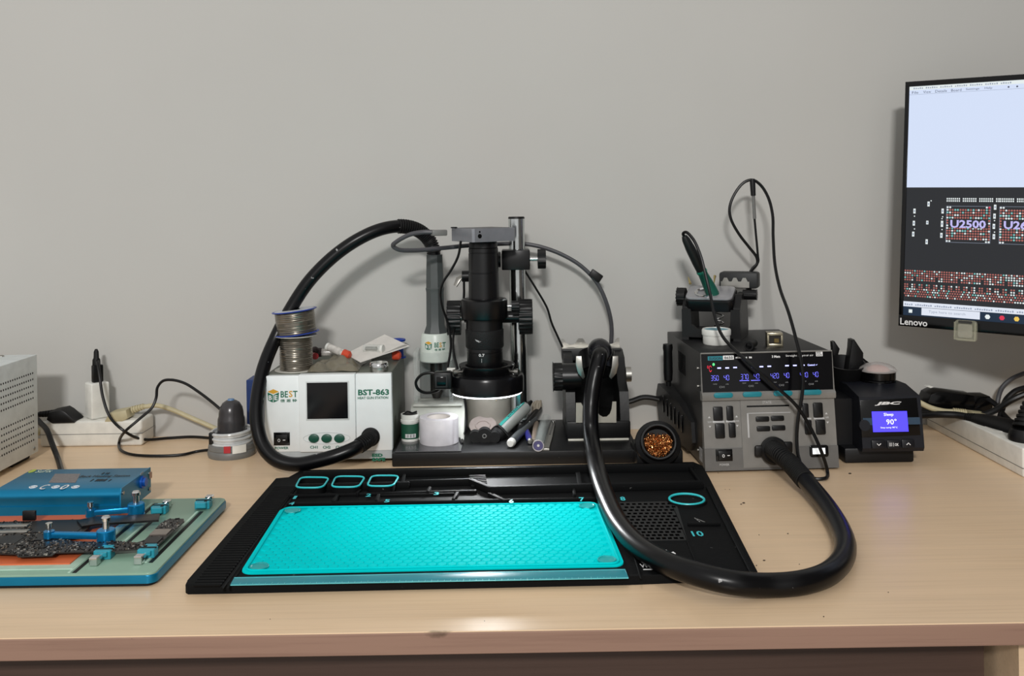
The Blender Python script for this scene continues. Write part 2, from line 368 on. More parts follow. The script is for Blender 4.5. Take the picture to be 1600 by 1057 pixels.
# ---------------------------------------------------------------- grey domed sensor with coiled cord
c = on(361, 712); cx, cy = c.x, c.y + .004
g = thing('domed_device', 'dark grey domed gadget on a round grey base with coiled clear cord', 'gadget', (cx, cy, 0))
part('base', MB().lathe([(0, 0), (.0335, 0), (.0345, .003), (.0345, .008), (.033, .0105), (.0338, .012), (.033, .0175), (.03, .02), (0, .021)], T(cx, cy, 0), 40), GREY, g)
CLR = mat('clear_cord', (196, 198, 198), .18, var=.15, coat=.5)
for k in range(5):
    mb = MB(); mb.torus((cx, cy, .0215 + k * .0037), (random.uniform(-.05, .05), random.uniform(-.08, .02), 1), .0285 - (k % 2) * .0016, .0025, 40, 8); part('cord_coil', mb, CLR, g)
part('dome', MB().lathe([(0, .02), (.0205, .02), (.0198, .05), (.0195, .0545), (.0182, .058), (.0178, .064), (.0163, .071), (.0125, .0775), (.0075, .081), (.0001, .0825)], T(cx, cy, 0), 36), mat('dome_grey', (62, 60, 62), .25, .2), g)
part('tip', MB().lathe([(0, 0), (.0055, 0), (.0045, .0025), (0, .003)], T(cx, cy, .0808), 16), mat('tip_blue', (96, 130, 170), .4), g)
a0 = -100
part('tag', MB().lathe([(.0348, .011), (.035, .011), (.035, .021), (.0348, .021)], T(cx, cy, 0), 6, a0=-92, a1=-76), mat('red_tape', (176, 40, 48), .5), g)
part('paper_tag', MB().lathe([(.035, .0095), (.0352, .0095), (.0352, .021), (.035, .021)], T(cx, cy, 0), 6, a0=-72, a1=-38), WHITE, g)
part('cord_clip', MB().box((cx - .024, cy - .017, .029), (.007, .008, .017), .001), BLK, g)
part('cord', cord([on(332, 703, .009), on(308, 706, .004), on(285, 711, .003), on(245, 713, .003), on(208, 711, .003), on(189, 704, .003), on(186, 692, .006), at(196, 674, 1.43), at(218, 655, 1.435), at(237, 638, 1.44), at(244, 622, 1.445), at(246, 606, 1.445), at(254, 596, 1.445), at(268, 594, 1.44), at(288, 599, 1.435), at(312, 614, 1.425), at(334, 631, 1.415), at(350, 645, 1.41)], .0022, 8), CABLE, g)

# ---------------------------------------------------------------- board holding fixture, left front
TZ = .0135
FR4 = mat('green_glass_epoxy', (138, 172, 152), .3, var=.06, scale=25)
BLUE = mat('blue_anodised', (6, 122, 164), .34, .55, var=.03)
BLUE2 = mat('bright_blue_anodised', (22, 140, 200), .25, .7, var=.03)
TX1 = -.3535; TY0 = .923; TY1 = on(352, 778, TZ).y; TX0 = -.70
g = thing('board_fixture', 'blue and pale green circuit board holding fixture with sliding clamps', 'fixture', (-.5, 1.05, 0))
def outline(x0, x1, y0, y1, r): return [(p[0] + (x0 + x1) / 2, p[1] + (y0 + y1) / 2) for p in rr(x1 - x0, y1 - y0, r, 5)]
part('foot_mat', MB().prism(outline(TX0 + .004, TX1 - .003, TY0 + .003, TY1 - .003, .008), 0, .0035), RUB, g)
part('frame', MB().prism(outline(TX0, TX1, TY0, TY1, .009), .0035, .0115, None, .001), BLUE, g)
part('top_plate', MB().prism(outline(TX0 + .001, TX1 - .001, TY0 + .001, TY1 - .001, .008), .0115, TZ, None, .0008), FR4, g)
SLOT = mat('slot_black', (16, 18, 20), .6)
for pa, pb in (((112, 896), (247, 787)), ((190, 852), (272, 789)), ((232, 880), (318, 800))):
    a, b = on(*pa, TZ), on(*pb, TZ); xm = (a.x + b.x) / 2
    part('slot', MB().box((xm, (a.y + b.y) / 2, TZ), (.0042, b.y - a.y, .0008)), SLOT, g)
    part('slot_edge', MB().box((xm - .005, (a.y + b.y) / 2, TZ + .0003), (.003, b.y - a.y, .001), .0003, 1), mat('pale_epoxy', (176, 206, 188), .3), g)
po = on(122, 884, TZ); pi = on(166, 812, TZ)
part('pad_frame', MB().box((-.56 + (po.x + .56) / 2 - .07, 1.021, TZ + .0005), (po.x + .70, .172, .0014), .0005, 1), mat('pale_epoxy', (176, 206, 188), .3), g)
PADX = po.x - .008
part('heating_pad', MB().box(((PADX - .69) / 2, 1.0255, TZ + .0012), (PADX + .69, .158, .0022), .0004, 1), mat('orange_heater', (214, 106, 62), .5, var=.1, scale=18), g)
CL = mat('turquoise_plastic', (40, 148, 168), .35)
def clamp(px, py, d, name='clamp'):
    p = on(px, py, TZ); M = T(p) @ rot('Z', 0 if d > 0 else 180)
    b = part(name, MB(M).box((0, .0, .0045), (.0175, .012, .009), .0008, 1).box((0, .0085, .006), (.0125, .006, .0065), .0008, 1).box((0, -.0072, .006), (.012, .004, .0045), .0006, 1), CL, g)
    part('groove', MB(M).box((0, .0, .0092), (.0178, .002, .001)).box((-.004, .004, .0092), (.003, .003, .001)), SLOT, b)
    part('clamp_screw', MB(M).box((-.001, -.0195, .0045), (.0085, .0085, .0085), .0007, 1).cyl((0, -.016, .0045), (0, -.005, .0045), .0026), CHROME, b)
clamp(163, 872, 1); clamp(231, 870, 1)
clamp(250, 802, -1); clamp(318, 794, -1)
def arm(px, py, qx, qy, h):
    p = on(px, py, TZ); e = on(qx, qy, TZ); u = (e - p).normalized(); zb = .018
    m = part('swing_arm', MB().lathe([(0, 0), (.0095, 0), (.0095, .004), (.0085, .0045), (.0085, .0055), (.0095, .006), (.0095, h - .001), (.0085, h), (0, h)], T(p), 28), BLUE2, g)
    M = Matrix(((u.x, -u.y, 0, p.x), (u.y, u.x, 0, p.y), (0, 0, 1, p.z), (0, 0, 0, 1))); L = (e - p).length
    part('arm_bar', MB(M).box((L / 2, 0, h - .007), (L, .0065, .0065), .0012).cyl((L, 0, h - .011), (L, 0, h - .003), .0055), BLUE2, m)
    part('arm_screw', MB().lathe([(0, 0), (.0036, 0), (.0032, .0085), (.0048, .0092), (.0048, .0125), (.0035, .014), (0, .0142)], T(p) @ T(0, 0, h), 16), CHROME, m)
    part('pin', MB(M).cyl((L, 0, h - .018), (L, 0, h + .0015), .0022, n=12).cyl((L, 0, h + .0005), (L, 0, h + .0055), .0035, n=14), CHROME, m)
arm(166, 855, 77, 853, .0185); arm(213, 809, 142, 815, .0165)

# blue control box that stands on the fixture
BX1, BY0, BY1, BX0, BZ = -.458, 1.096, 1.187, -.606, TZ
BH = .0312
g = thing('heating_controller', 'blue aluminium control box with a display window and end button', 'controller', ((BX0 + BX1) / 2, (BY0 + BY1) / 2, BZ))
mb = MB(); M = Matrix(((0, 0, 1, 0), (1, 0, 0, 0), (0, 1, 0, 0), (0, 0, 0, 1)))
prof = [(BY0, BZ), (BY1, BZ), (BY1, BZ + BH - .003), (BY1 - .003, BZ + BH), (BY0 + .008, BZ + BH), (BY0 + .003, BZ + BH - .0015), (BY0, BZ + BH - .006), (BY0, BZ + BH - .010), (BY0 + .0015, BZ + BH - .0115), (BY0 + .0015, BZ + .013), (BY0, BZ + .0125)]
mb.prism(prof, BX0, BX1 - .0015, M); cb = part('case', mb, BLUE, g, smooth=50)
part('end_plate', MB().prism([(BY0 + .0003, BZ), (BY1, BZ), (BY1, BZ + BH), (BY0 + .003, BZ + BH), (BY0 + .0003, BZ + BH - .006)], BX1 - .0015, BX1, M), BLUE, g)
for y, z in ((BY0 + .006, BZ + BH - .006), (BY1 - .006, BZ + BH - .006), (BY0 + .006, BZ + .006), (BY1 - .006, BZ + .006)): part('screw', MB().cyl((BX1, y, z), (BX1 + .0012, y, z), .0022, n=12), STEEL, g)
yb = (BY0 + BY1) / 2 + .017
part('button', MB().cyl((BX1, yb, BZ + .021), (BX1 + .0025, yb, BZ + .021), .0075, n=24).cyl((BX1, yb, BZ + .021), (BX1 + .0055, yb, BZ + .021), .0052, n=24), mat('button_blue', (30, 90, 180), .3, .4), g)
part('button_label', MB().box((BX1 + .0002, yb, BZ + .0318), (.0004, .009, .0022)), mat('label_grey', (150, 160, 168), .5), g)
part('socket_plate', MB().box((BX1 + .001, BY1 - .003, BZ + .022), (.002, .005, .008), .0005, 1), mat('copper_tint', (176, 140, 120), .4, .5), g)
PT = zp(BZ + BH)
part('display_window', MB().poly([(76, 755), (118, 755), (126, 741), (86, 741)], PT, -.001, .0003), mat('smoked_window', (98, 92, 94), .2), g)
part('lettering', MB().text('SuFix', (58, 735, 82, 739), PT, .0003, .01), mat('pale_print', (196, 214, 196), .5, var=0), g)
part('logo', MB().oval((46, 734.5, 55, 739), PT, .0001, .0004), mat('lime_print', (170, 186, 74), .5, var=0), g)
part('lettering', MB().strokes((160, 738.5, 174, 741.5), PT, 5).text('Back Heating Station', (126, 743, 202, 747), PT, .0003, .01).strokes((143, 749, 174, 752.5), PT, 9), DTXT, g)
for k, x in enumerate((52, 69, 87, 101, 118)):
    mb = MB(); c, w, h = PT.box((x - 6, 757.5, x + 6, 766)); c.z += .0004
    if k % 2 == 0:
        mb.torus(c, Z, .0042, .0006, 24, 4)
        mb.box(c, (.004, .0012, .0004), M=None)
    else: mb.text('C' if k == 1 else '0', (x - 5, 758.5, x + 5, 765), PT, .0003, .01)
    part('icon', mb, WTXT, g)

# laptop logic board clamped in the fixture
PZ = .0215; PP = zp(PZ)
PCB = mat('black_circuit_board', (40, 38, 37), .4, var=.25, scale=140)
A = [(-40, 817), (30, 815), (138, 812), (146, 818), (128, 834), (104, 840), (112, 846), (150, 847), (176, 846), (214, 848), (226, 844), (238, 832), (252, 817), (264, 811), (287, 811), (288, 815), (247, 852), (234, 857), (180, 861), (88, 864), (82, 868), (28, 870), (24, 866), (-40, 864)]
def inpoly(p, q):
    r = False; j = len(q) - 1
    for i in range(len(q)):
        if (q[i][1] > p[1]) != (q[j][1] > p[1]) and p[0] < (q[j][0] - q[i][0]) * (p[1] - q[i][1]) / (q[j][1] - q[i][1]) + q[i][0]: r = not r
        j = i
    return r
g = thing('logic_board', 'black laptop logic board crowded with tiny silver parts on the fixture', 'circuit board', on(100, 845, PZ))
part('board', MB().poly(A, PP, -.0012, 0), PCB, g)
part('flex_cable', MB().poly([(120, 816), (150, 810), (250, 806), (248, 816), (150, 822), (128, 826)], zp(PZ + .0005), 0, .0022, .0005), mat('matt_black_film', (12, 11, 12), .35), g)
chips = [((52, 814, 132, 831), .0004, 0), ((0, 838, 32, 850), .0004, 0), ((238, 829, 264, 837), .0012, 1), ((60, 838, 84, 845), .001, 0), ((228, 841, 250, 850), .001, 0), ((150, 850, 168, 856), .0008, 0)]
CH = [mat('chip_black', (22, 21, 22), .35), mat('chip_silver', (150, 140, 132), .3, .7)]
for b, h, k in chips: part('chip', MB().plate(b, PP, 0, h), CH[k], g)
for y in (823, 832): part('heat_pipe', MB().plate((-10, y - 1.6, 44, y + 1.6), PP, 0, .002, bev=.0006), STEEL, g)
part('connector', MB().box(at(46, 806, on(46, 812, PZ).y) , (.0145, .004, .011), .0008), BLK, g)
mb = MB(); n = 0
while n < 950:
    q = (random.uniform(-30, 288), random.uniform(811, 870))
    if not inpoly(q, A) or any(b[0] - 2 < q[0] < b[2] + 2 and b[1] - 1 < q[1] < b[3] + 1 for b, _, _ in chips): continue
    p = on(*q, PZ); a = random.choice(((.0011, .0006), (.0006, .0012), (.0014, .0009), (.0022, .0018), (.0009, .0009))); h = random.uniform(.0004, .0011)
    k = random.random(); mb.box((p.x, p.y, p.z + h / 2), (a[0], a[1], h), mi=0 if k < .22 else 1 if k < .84 else 2); n += 1
part('components', mb, [mat('solder_silver', (190, 186, 180), .3, .8), CH[0], mat('cap_brown', (104, 92, 80), .4)], g, kind='stuff')

# ---------------------------------------------------------------- repair mat
MZ = .009; MP = zp(MZ)
BM = mat('black_silicone', (11, 12, 13), .7, bump=.15, spec=.12)
spots(BM, (92, 92, 90), 160, .77)
g = thing('repair_mat', 'black silicone repair mat with cyan work surface and part trays', 'mat', on(730, 850))
bo = [(293, 922), (290, 927), (294, 929.5), (355, 928.5), (980, 915), (1184, 907), (1108, 757), (1098, 738), (1084, 732), (470, 745), (452, 757), (431, 758)]
W = [on(*p, 0) for p in bo]
mb = MB(); mb.prism([(w.x, w.y) for w in W], 0, MZ, None, .0012); part('base', mb, BM, g)
# ribbed strip on the left: one rib after another
ra, rb = on(324, 916, MZ), on(446, 763, MZ); N = 46
me = mesh('rib', MB().box((0, 0, .001), (.0275, .0040, .0024), .0006, 1), BM)
inv = INV[g.name]
for k in range(N):
    p = ra.lerp(rb, k / (N - 1)); o = bpy.data.objects.new('rib', me); COL.objects.link(o); o.parent = g; o.location = inv @ V(p.x, p.y, MZ)
part('strip_edge', MB().tube([on(346, 921, MZ), on(462, 764, MZ)], .0016, 8), BM, g)
part('strip_edge', MB().tube([on(355, 921, MZ), on(468, 764, MZ)], .0012, 8), BM, g)
# cyan sheet
SHZ = MZ + .0026; Q = [(374, 899), (977, 887), (936, 787), (440, 795)]
QW = [on(*p, MZ) for p in Q]
def quad(s, t, z):                                  # sheet coordinates 0..1
    a = QW[0].lerp(QW[1], s); b = QW[3].lerp(QW[2], s); q = a.lerp(b, t); return V(q.x, q.y, z)
def rquad(ins, r, n=5):
    w = (QW[1] - QW[0]).length; d = (QW[3] - QW[0]).length
    return [quad(.5 + x / w, .5 + y / d, 0) for x, y in rr(w - 2 * ins, d - 2 * ins, r, n)]
sh = part('work_sheet', MB().prism([(p.x, p.y) for p in rquad(0, .012)], MZ, MZ + .0014, None, .0006), CYAN, g)
pb = rquad(.0045, .009, 6)
part('sheet_border', MB().tube([V(p.x, p.y, MZ + .0024) for p in pb], .0011, 6, closed=True), CYAN, sh)
cells = MB(); pitch = .0098; w = (QW[1] - QW[0]).length; d = (QW[3] - QW[0]).length; r = pitch / math.sqrt(3)
disc = [(.016, .015), (w - .016, .015), (.016, d - .015), (w - .016, d - .015)]
j = 0; y = .012
while y < d - .011:
    x = .012 + (pitch / 2 if j % 2 else 0)
    while x < w - .011:
        if all((x - a) ** 2 + (y - b) ** 2 > .0115 ** 2 for a, b in disc):
            c = quad(x / w, y / d, 0); vs = []
            for rad, z in ((r * .93, MZ + .0012), (r * .78, SHZ)):
                vs += [(c.x + rad * math.sin(k * math.pi / 3), c.y + rad * math.cos(k * math.pi / 3), z) for k in range(6)]
            cells._in(vs, [(6, 7, 8, 9, 10, 11)] + [(k, (k + 1) % 6, 6 + (k + 1) % 6, 6 + k) for k in range(6)])
        x += pitch
    y += pitch * .866; j += 1
part('hex_cells', cells, CYAN, sh, kind='stuff', smooth=None)
for a, b in disc:
    c = quad(a / w, b / d, MZ + .0022); part('corner_disc', MB().lathe([(0, .0003), (.0075, .0003), (.008, .0009), (.0092, .0009), (.0096, 0)], T(c), 28), mat('cyan_dark', (0, 160, 162), .4), sh)
part('ruler_strip', MB().poly([(360, 915), (982, 904), (977, 891), (366, 904)], MP, 0, .0012, .0003), mat('teal_ruler', (22, 132, 146), .35, var=.05), g)
part('ruler_edge', MB().tube([on(360, 915, MZ + .001), on(982, 904, MZ + .001), on(977, 891, MZ + .001), on(366, 904, MZ + .001)], .0005, 6, closed=True), mat('pale_cyan', (96, 190, 196), .4), g)
mb = MB()
for k in range(60):
    q = on(374 + k * 10, 914.2 - k * 10 * .0176, MZ + .0013); mb.box((q.x, q.y + .0012, q.z), (.0004, .0042 if k % 5 else .0066, .0002))
part('ruler_marks', mb, mat('pale_cyan', (96, 190, 196), .4), g, kind='stuff')
# organiser at the back: ridges, cups, dividers
def ridge(pa, pb, wd=.004, h=.007, name='divider'):
    a, b = on(*pa, MZ), on(*pb, MZ); u = (b - a).normalized(); L = (b - a).length; c = (a + b) / 2
    M = Matrix(((u.x, -u.y, 0, c.x), (u.y, u.x, 0, c.y), (0, 0, 1, MZ), (0, 0, 0, 1)))
    part(name, MB(M).box((0, 0, h / 2), (L, wd, h), .001), BM, g)
ridge((474, 749), (1084, 736), .005, .010, 'back_wall')
ridge((466, 768), (640, 764), .006, .009); ridge((632, 762), (735, 759), .004, .009); ridge((766, 773), (1098, 764), .006, .010)
ridge((735, 759), (768, 773), .006, .009); ridge((764, 776), (790, 788), .005, .005)
ridge((452, 778), (745, 771), .004, .004); ridge((448, 791), (936, 783), .004, .004); ridge((590, 777), (710, 774), .003, .003)
for a, b in (((528, 780), (520, 790)), ((715, 776), (708, 787)), ((563, 772), (558, 777)), ((672, 768), (668, 775)), ((896, 768), (898, 780)), ((628, 764), (632, 748)), ((592, 779), (588, 789)), ((1098, 764), (1078, 736))): ridge(a, b, .004, .006)
ridge((903, 742), (907, 764), .006, .004)
for k in range(6): ridge((733 + k * .6, 748 + k * 3), (759 + k * .6, 747.5 + k * 3), .0035, .004, 'step')
RIM = mat('cyan_rim', (44, 190, 196), .35)
for px in ([(461, 763), (504, 763), (515, 747), (470, 746.5)], [(517, 762), (560, 762), (571, 745.5), (525, 745)], [(573, 760.5), (614, 760.5), (624, 744), (581, 744)]):
    q = [on(*p, MZ + .0105) for p in px]; pts = []
    for k in range(4):
        a, b, c = q[k - 1], q[k], q[(k + 1) % 4]; u = b + (a - b).normalized() * .011; v = b + (c - b).normalized() * .011
        pts += [u.lerp(b, t).lerp(b.lerp(v, t), t) for t in (0, .25, .5, .75, 1)]
    m = MB(); k = len(pts); m._in([(p.x, p.y, MZ) for p in pts] + [(p.x, p.y, MZ + .0105) for p in pts] + [(p.x * .965 + .035 * (q[0].x + q[2].x) / 2, p.y * .965 + .035 * (q[0].y + q[2].y) / 2, MZ + .0105) for p in pts] + [(p.x * .955 + .045 * (q[0].x + q[2].x) / 2, p.y * .955 + .045 * (q[0].y + q[2].y) / 2, MZ + .0005) for p in pts],
        [(r_ * k + i, r_ * k + (i + 1) % k, (r_ + 1) * k + (i + 1) % k, (r_ + 1) * k + i) for r_ in range(3) for i in range(k)])
    cup = part('cup', m, BM, g)
    part('cup_rim', MB().tube([V(p.x, p.y, MZ + .0108) for p in pts], .0012, 8, closed=True), RIM, cup)
c = on(1073, 780.5, MZ + .003)
cup = part('round_cup', MB().lathe([(.0240, -.003), (.0235, .0), (.0195, .0), (.0185, -.0026), (0, -.0027)], T(c), 36), BM, g)
part('cup_rim', MB().torus(c, Z, .0205, .0015, 40, 8), RIM, cup)
mb = MB()
for r_ in range(12):
    for k in range(10):
        px = 972 + k * 9.2 + r_ * 2.2 + (4.6 if r_ % 2 else 0); py = 790 + r_ * 4.9 + k * -.1; q = on(px, py, MZ)
        if px < 1052 + r_ * 1.4: mb.box((q.x, q.y, MZ + .0009), (.0041, .0046, .0011))
part('grid_holes', mb, mat('hole_deep', (3, 3, 3), .9, spec=0), g, kind='stuff')
part('grid_floor', MB().poly([(964, 787), (1056, 785), (1074, 846), (985, 848)], MP, -.0004, .0012), mat('grid_grey', (24, 25, 26), .5), g)
ridge((1048, 786), (1092, 890), .002, .0012, 'groove_edge'); ridge((985, 850), (1002, 906), .002, .0012, 'groove_edge'); ridge((1074, 822), (1126, 822), .003, .004)
ridge((1106, 764), (1178, 902), .005, .003, 'side_edge')
NUM = mat('cyan_print', (54, 184, 192), .5, var=0)
for s, x, y in (('1', 461, 778), ('2', 576, 774.5), ('3', 682, 772), ('4', 456, 787.5), ('5', 605, 783.5), ('6', 799, 784), ('7', 909, 781), ('8', 973, 780)):
    hh = 6 if s in '678' else 4.5; ww = 2.4 if s == '1' else 4
    part('number', MB().text(s, (x - ww, y - hh / 2, x + ww, y + hh / 2), zp(MZ + .0006 if s in '8' else MZ + .0044), .0003, .02), NUM, g)
part('number', MB().text('10', (1081, 831, 1099, 839), MP, .0004, .02), NUM, g)
part('logo', MB().text('WBX', (1000, 882, 1029, 888), MP, .0004, .02).poly([(1035, 862), (1041, 860), (1044, 863), (1038, 864)], MP, 0, .0004).poly([(1044, 866), (1052, 863), (1056, 866), (1053, 869), (1046, 869)], MP, 0, .0004).oval((1002, 875, 1008, 879), MP, 0, .0004).plate((1005, 890, 1026, 891), MP, 0, .0004), WTXT, g)
tri = [on(x, y, MZ + .0006) for x, y in ((1085, 810), (1110, 820), (1101, 821.5))]
part('blade_mark', MB().tube(tri, .0006, 6, closed=True), GREY, g)

# ---------------------------------------------------------------- white and green hot air station (left)
BY = 1.352
bl, br_ = at(413, 700, BY).x, at(612.5, 700, BY).x
bz1 = at(512, 585, BY).z; bdep = 1.522
g = thing('hot_air_station', 'white fronted hot air station with a dark screen and three green buttons', 'hot air station', ((bl + br_) / 2, BY, 0))
BODY = mat('olive_grey_steel', (104, 108, 98), .5)
FRONT = mat('cool_white_plastic', (234, 238, 238), .4, var=.02)
part('body', MB().box(((bl + br_) / 2, (BY + .01 + bdep) / 2, .006 + (bz1 - .006) / 2), (br_ - bl - .002, bdep - BY - .01, bz1 - .0072), .001, 1), BODY, g)
for x in (bl + .02, br_ - .02):
    for y in (BY + .03, bdep - .03): part('foot', MB().cyl((x, y, 0), (x, y, .007), .009), RUB, g)
PB = yp(BY)
zb = .006
def fpanel(x0, x1, d, zt): 
    a, b = at(x0, 650, BY).x, at(x1, 650, BY).x
    return MB().box(((a + b) / 2, BY + .006 - d / 2, (zb + .012 + zt) / 2), (b - a, .012 + d, zt - zb - .012), .0015, 2)
part('front_panel', fpanel(413, 467.6, 0, bz1 - .0015), FRONT, g)
cp = part('front_panel', fpanel(467.6, 556, .003, bz1), FRONT, g)
part('front_panel', fpanel(556, 612.5, 0, bz1 - .0005), FRONT, g)
part('kick_plate', MB().box(((bl + br_) / 2, BY + .007, zb + .006), (br_ - bl, .012, .012), .001, 1), mat('kick_grey', (176, 182, 184), .45), g)
PC = yp(BY - .003)
part('screen_bezel', MB().plate((478, 596, 545.5, 657), PC, 0, .0008, bev=.0005), mat('bezel_white', (206, 210, 210), .4), cp)
part('screen', MB().plate((480, 598, 543.5, 654.5), PC, 0, .0011), mat('dark_screen', (14, 14, 17), .12), cp)
mb = MB(); c, w, h = PC.box((474, 676, 547, 694)); mb.tube([PC.mat(c) @ V(x, y, .0002) for x, y in [(w / 2 * math.cos(t * .2244), h / 2 * math.sin(t * .2244)) for t in range(28)]], .0005, 6, closed=True)
part('button_ring', mb, mat('bezel_white', (206, 210, 210), .4), cp)
GB = mat('green_button', (24, 78, 62), .35)
for x, s in ((490.5, 'CH1'), (510.5, 'CH2'), (530.5, 'CH3')):
    part('button', MB().oval((x - 8.3, 678.5, x + 8.3, 692), PC, 0, .003, .0012), GB, cp)
    part('lettering', MB().text(s, (x - 6, 697, x + 6, 701.5), PC, .0003, .03), GTXT, cp)
sw = part('power_switch', MB().plate((428, 676, 453, 696), PB, 0, .002, bev=.0006), GLOSS, g)
part('rocker', MB().plate((432, 679, 450, 693), PB, .002, .0042, bev=.001), BLK, sw)
part('lettering', MB().text('O', (435, 685, 439, 690), PB, .0044).text('-', (443, 686.5, 447, 687.5), PB, .0044), WTXT, sw)
part('lettering', MB().text('POWER', (429.5, 698.5, 451, 702.5), PB, .0003, .03), GTXT, g)
part('lettering', MB().text('BST-863', (559.5, 608.5, 608, 618), PB, .0003, .035).text('HEAT GUN STATION', (559, 620, 606.5, 624), PB, .0003, .03), GTXT, g)
part('lettering', MB().text('BE', (438.5, 611.5, 450, 621.5), PB, .0003, .02).text('T', (457.8, 611, 465, 621), PB, .0003, .02).text('倍 思 特', (438, 624, 464, 629), PB, .0003, .02), GTXT, g)
part('lettering', MB().text('S', (451.3, 611, 457.2, 621), PB, .0003, .02), mat('amber_print', (214, 160, 40), .6, var=0), g)
def cube_logo(pl, x, y, s, par, wr=lambda m: m):
    k = s / 18
    part_ = lambda n_, m_, *a_: part(n_, wr(m_), *a_)
    part_('logo', MB().poly([(x - 9 * k, y - 7 * k), (x, y - 11 * k), (x + 9 * k, y - 7 * k), (x, y - 3.5 * k)], pl, 0, .0003), mat('amber_print', (214, 160, 40), .6, var=0), par)
    part_('logo', MB().poly([(x - 9 * k, y - 6 * k), (x - .5 * k, y - 2 * k), (x - .5 * k, y + 10 * k), (x - 8 * k, y + 6.5 * k)], pl, 0, .0003).poly([(x + 9 * k, y - 6 * k), (x + .5 * k, y - 2 * k), (x + .5 * k, y + 10 * k), (x + 8 * k, y + 6.5 * k)], pl, 0, .0003), GTXT, par)
    part_('logo', MB().text('B', (x - 7 * k, y - 1.5 * k, x - 2 * k, y + 6 * k), pl, .0005, .02).text('E', (x + 2 * k, y - 1.5 * k, x + 7 * k, y + 6 * k), pl, .0005, .02), WTXT, par)
cube_logo(PB, 427, 619.5, 18, g)
part('lettering', MB().text('ESD\nSAFE', (581, 709, 602, 721), yp(BY + .0008), .0003, .06), GTXT, g)
out = at(579, 683, BY)
part('hose_outlet', MB().lathe([(.0095, 0), (.0135, 0), (.0135, .003), (.0115, .0045), (.0095, .0045)], axis_m(out, (0, -1, 0)), 28), BLK, g)

# its hose and handpiece
gp = at(680, 470, 1.465)
g = thing('hot_air_gun', 'grey handled hot air gun with white collar and thick black arching hose', 'hot air gun', (gp.x, gp.y, .05))
hp = spline([out + V(0, .004, 0), at(573, 689, 1.325), at(556, 700, 1.306), at(530, 711, 1.298), at(498, 720, 1.296), at(460, 726, 1.297), at(430, 718, 1.30), at(411, 697, 1.308), at(402, 665, 1.32), at(402, 625, 1.338), at(412, 575, 1.365), at(430, 530, 1.39), at(452, 487, 1.40), at(482, 441, 1.405), at(520, 402, 1.41), at(560, 374, 1.415), at(597, 358, 1.425), at(630, 354, 1.44), at(655, 361, 1.455), at(671, 376, 1.466), at(678, 395, 1.465), at(679, 408, 1.465)], 12)
part('hose', MB().tube(hp, .0098, 18), HOSE, g)
def arc_ribs(path, p_from, p_to, R, r, gap):
    mb = MB(); i0 = min(range(len(path)), key=lambda i: (path[i] - p_from).length); i1 = min(range(len(path)), key=lambda i: (path[i] - p_to).length)
    seg = path[min(i0, i1):max(i0, i1) + 1]; acc = 0
    for a, b in zip(seg, seg[1:]):
        L = (b - a).length; t = gap - acc
        while t < L: mb.torus(a.lerp(b, t / L), b - a, R, r, 20, 6); t += gap
        acc = (acc + L) % gap
    return mb
part('strain_relief', arc_ribs(hp, at(618, 353, 1.435), at(679, 395, 1.465), .0101, .0013, .0036), RUB, g)
part('strain_relief', arc_ribs(hp, out, at(560, 698, 1.308), .0101, .0011, .0033), RUB, g)
SG = 1.465 / 1480
HG = mat('handle_grey', (72, 76, 76), .5)
def zr(row, Y=1.465, px=680): return at(px, row, Y).z
ax0 = at(680, 470, 1.465)
def hexa(prof, M, n=8, mi=0, mb=None): return (mb or MB()).lathe(prof, M @ rot('Z', 180 / n), n, mi)
AX = T(ax0.x, ax0.y, 0)
part('handle', hexa([(0, zr(398)), (.0128, zr(398)), (.0135, zr(420)), (.0142, zr(449)), (.0152, zr(450.5)), (.0148, zr(453)), (.0142, zr(456)), (.0145, zr(490)), (.0148, zr(508)), (.018, zr(517)), (.0185, zr(521)), (0, zr(521))], AX, 8), HG, g, smooth=25)
COLL = mat('collar_white', (206, 214, 206), .35)
part('collar', MB().lathe([(0, zr(520)), (.021, zr(520)), (.0225, zr(523)), (.0245, zr(545)), (.0255, zr(562)), (.0235, zr(564)), (0, zr(564))], AX, 40), COLL, g)
part('nozzle', MB().lathe([(0, zr(562)), (.0095, zr(562)), (.0095, zr(612)), (.006, zr(622)), (0, zr(622))], AX, 24), mat('nozzle_steel', (70, 68, 66), .35, .9), g)
PLc = Plane(V(ax0.x - .001, 1.465 - .0252, 0), (0, -1, 0))
rc_ = lambda z: .0245 + (zr(545) - z) / (zr(523) - zr(545)) * .002 if z > zr(545) - 1 and False else (.0245 - (z - zr(545)) / (zr(523) - zr(545)) * .002 if z > zr(545) else .0245 + (zr(545) - z) / (zr(545) - zr(562)) * .001)
WC = lambda m_: wrap(m_, ax0.x, ax0.y, rc_)
cube_logo(PLc, 669, 541.5, 11.5, g, WC)
part('lettering', WC(MB().text('BE', (678.5, 536, 685.5, 543.5), PLc, .0004, .02).text('T', (690.8, 536, 696, 543.5), PLc, .0004, .02).text('倍 思 特', (679, 545.5, 695, 548.5), PLc, .0004, .02)), GTXT, g)
part('lettering', WC(MB().text('S', (686.4, 536, 690, 543.5), PLc, .0004, .02)), mat('amber_print', (214, 160, 40), .6, var=0), g)

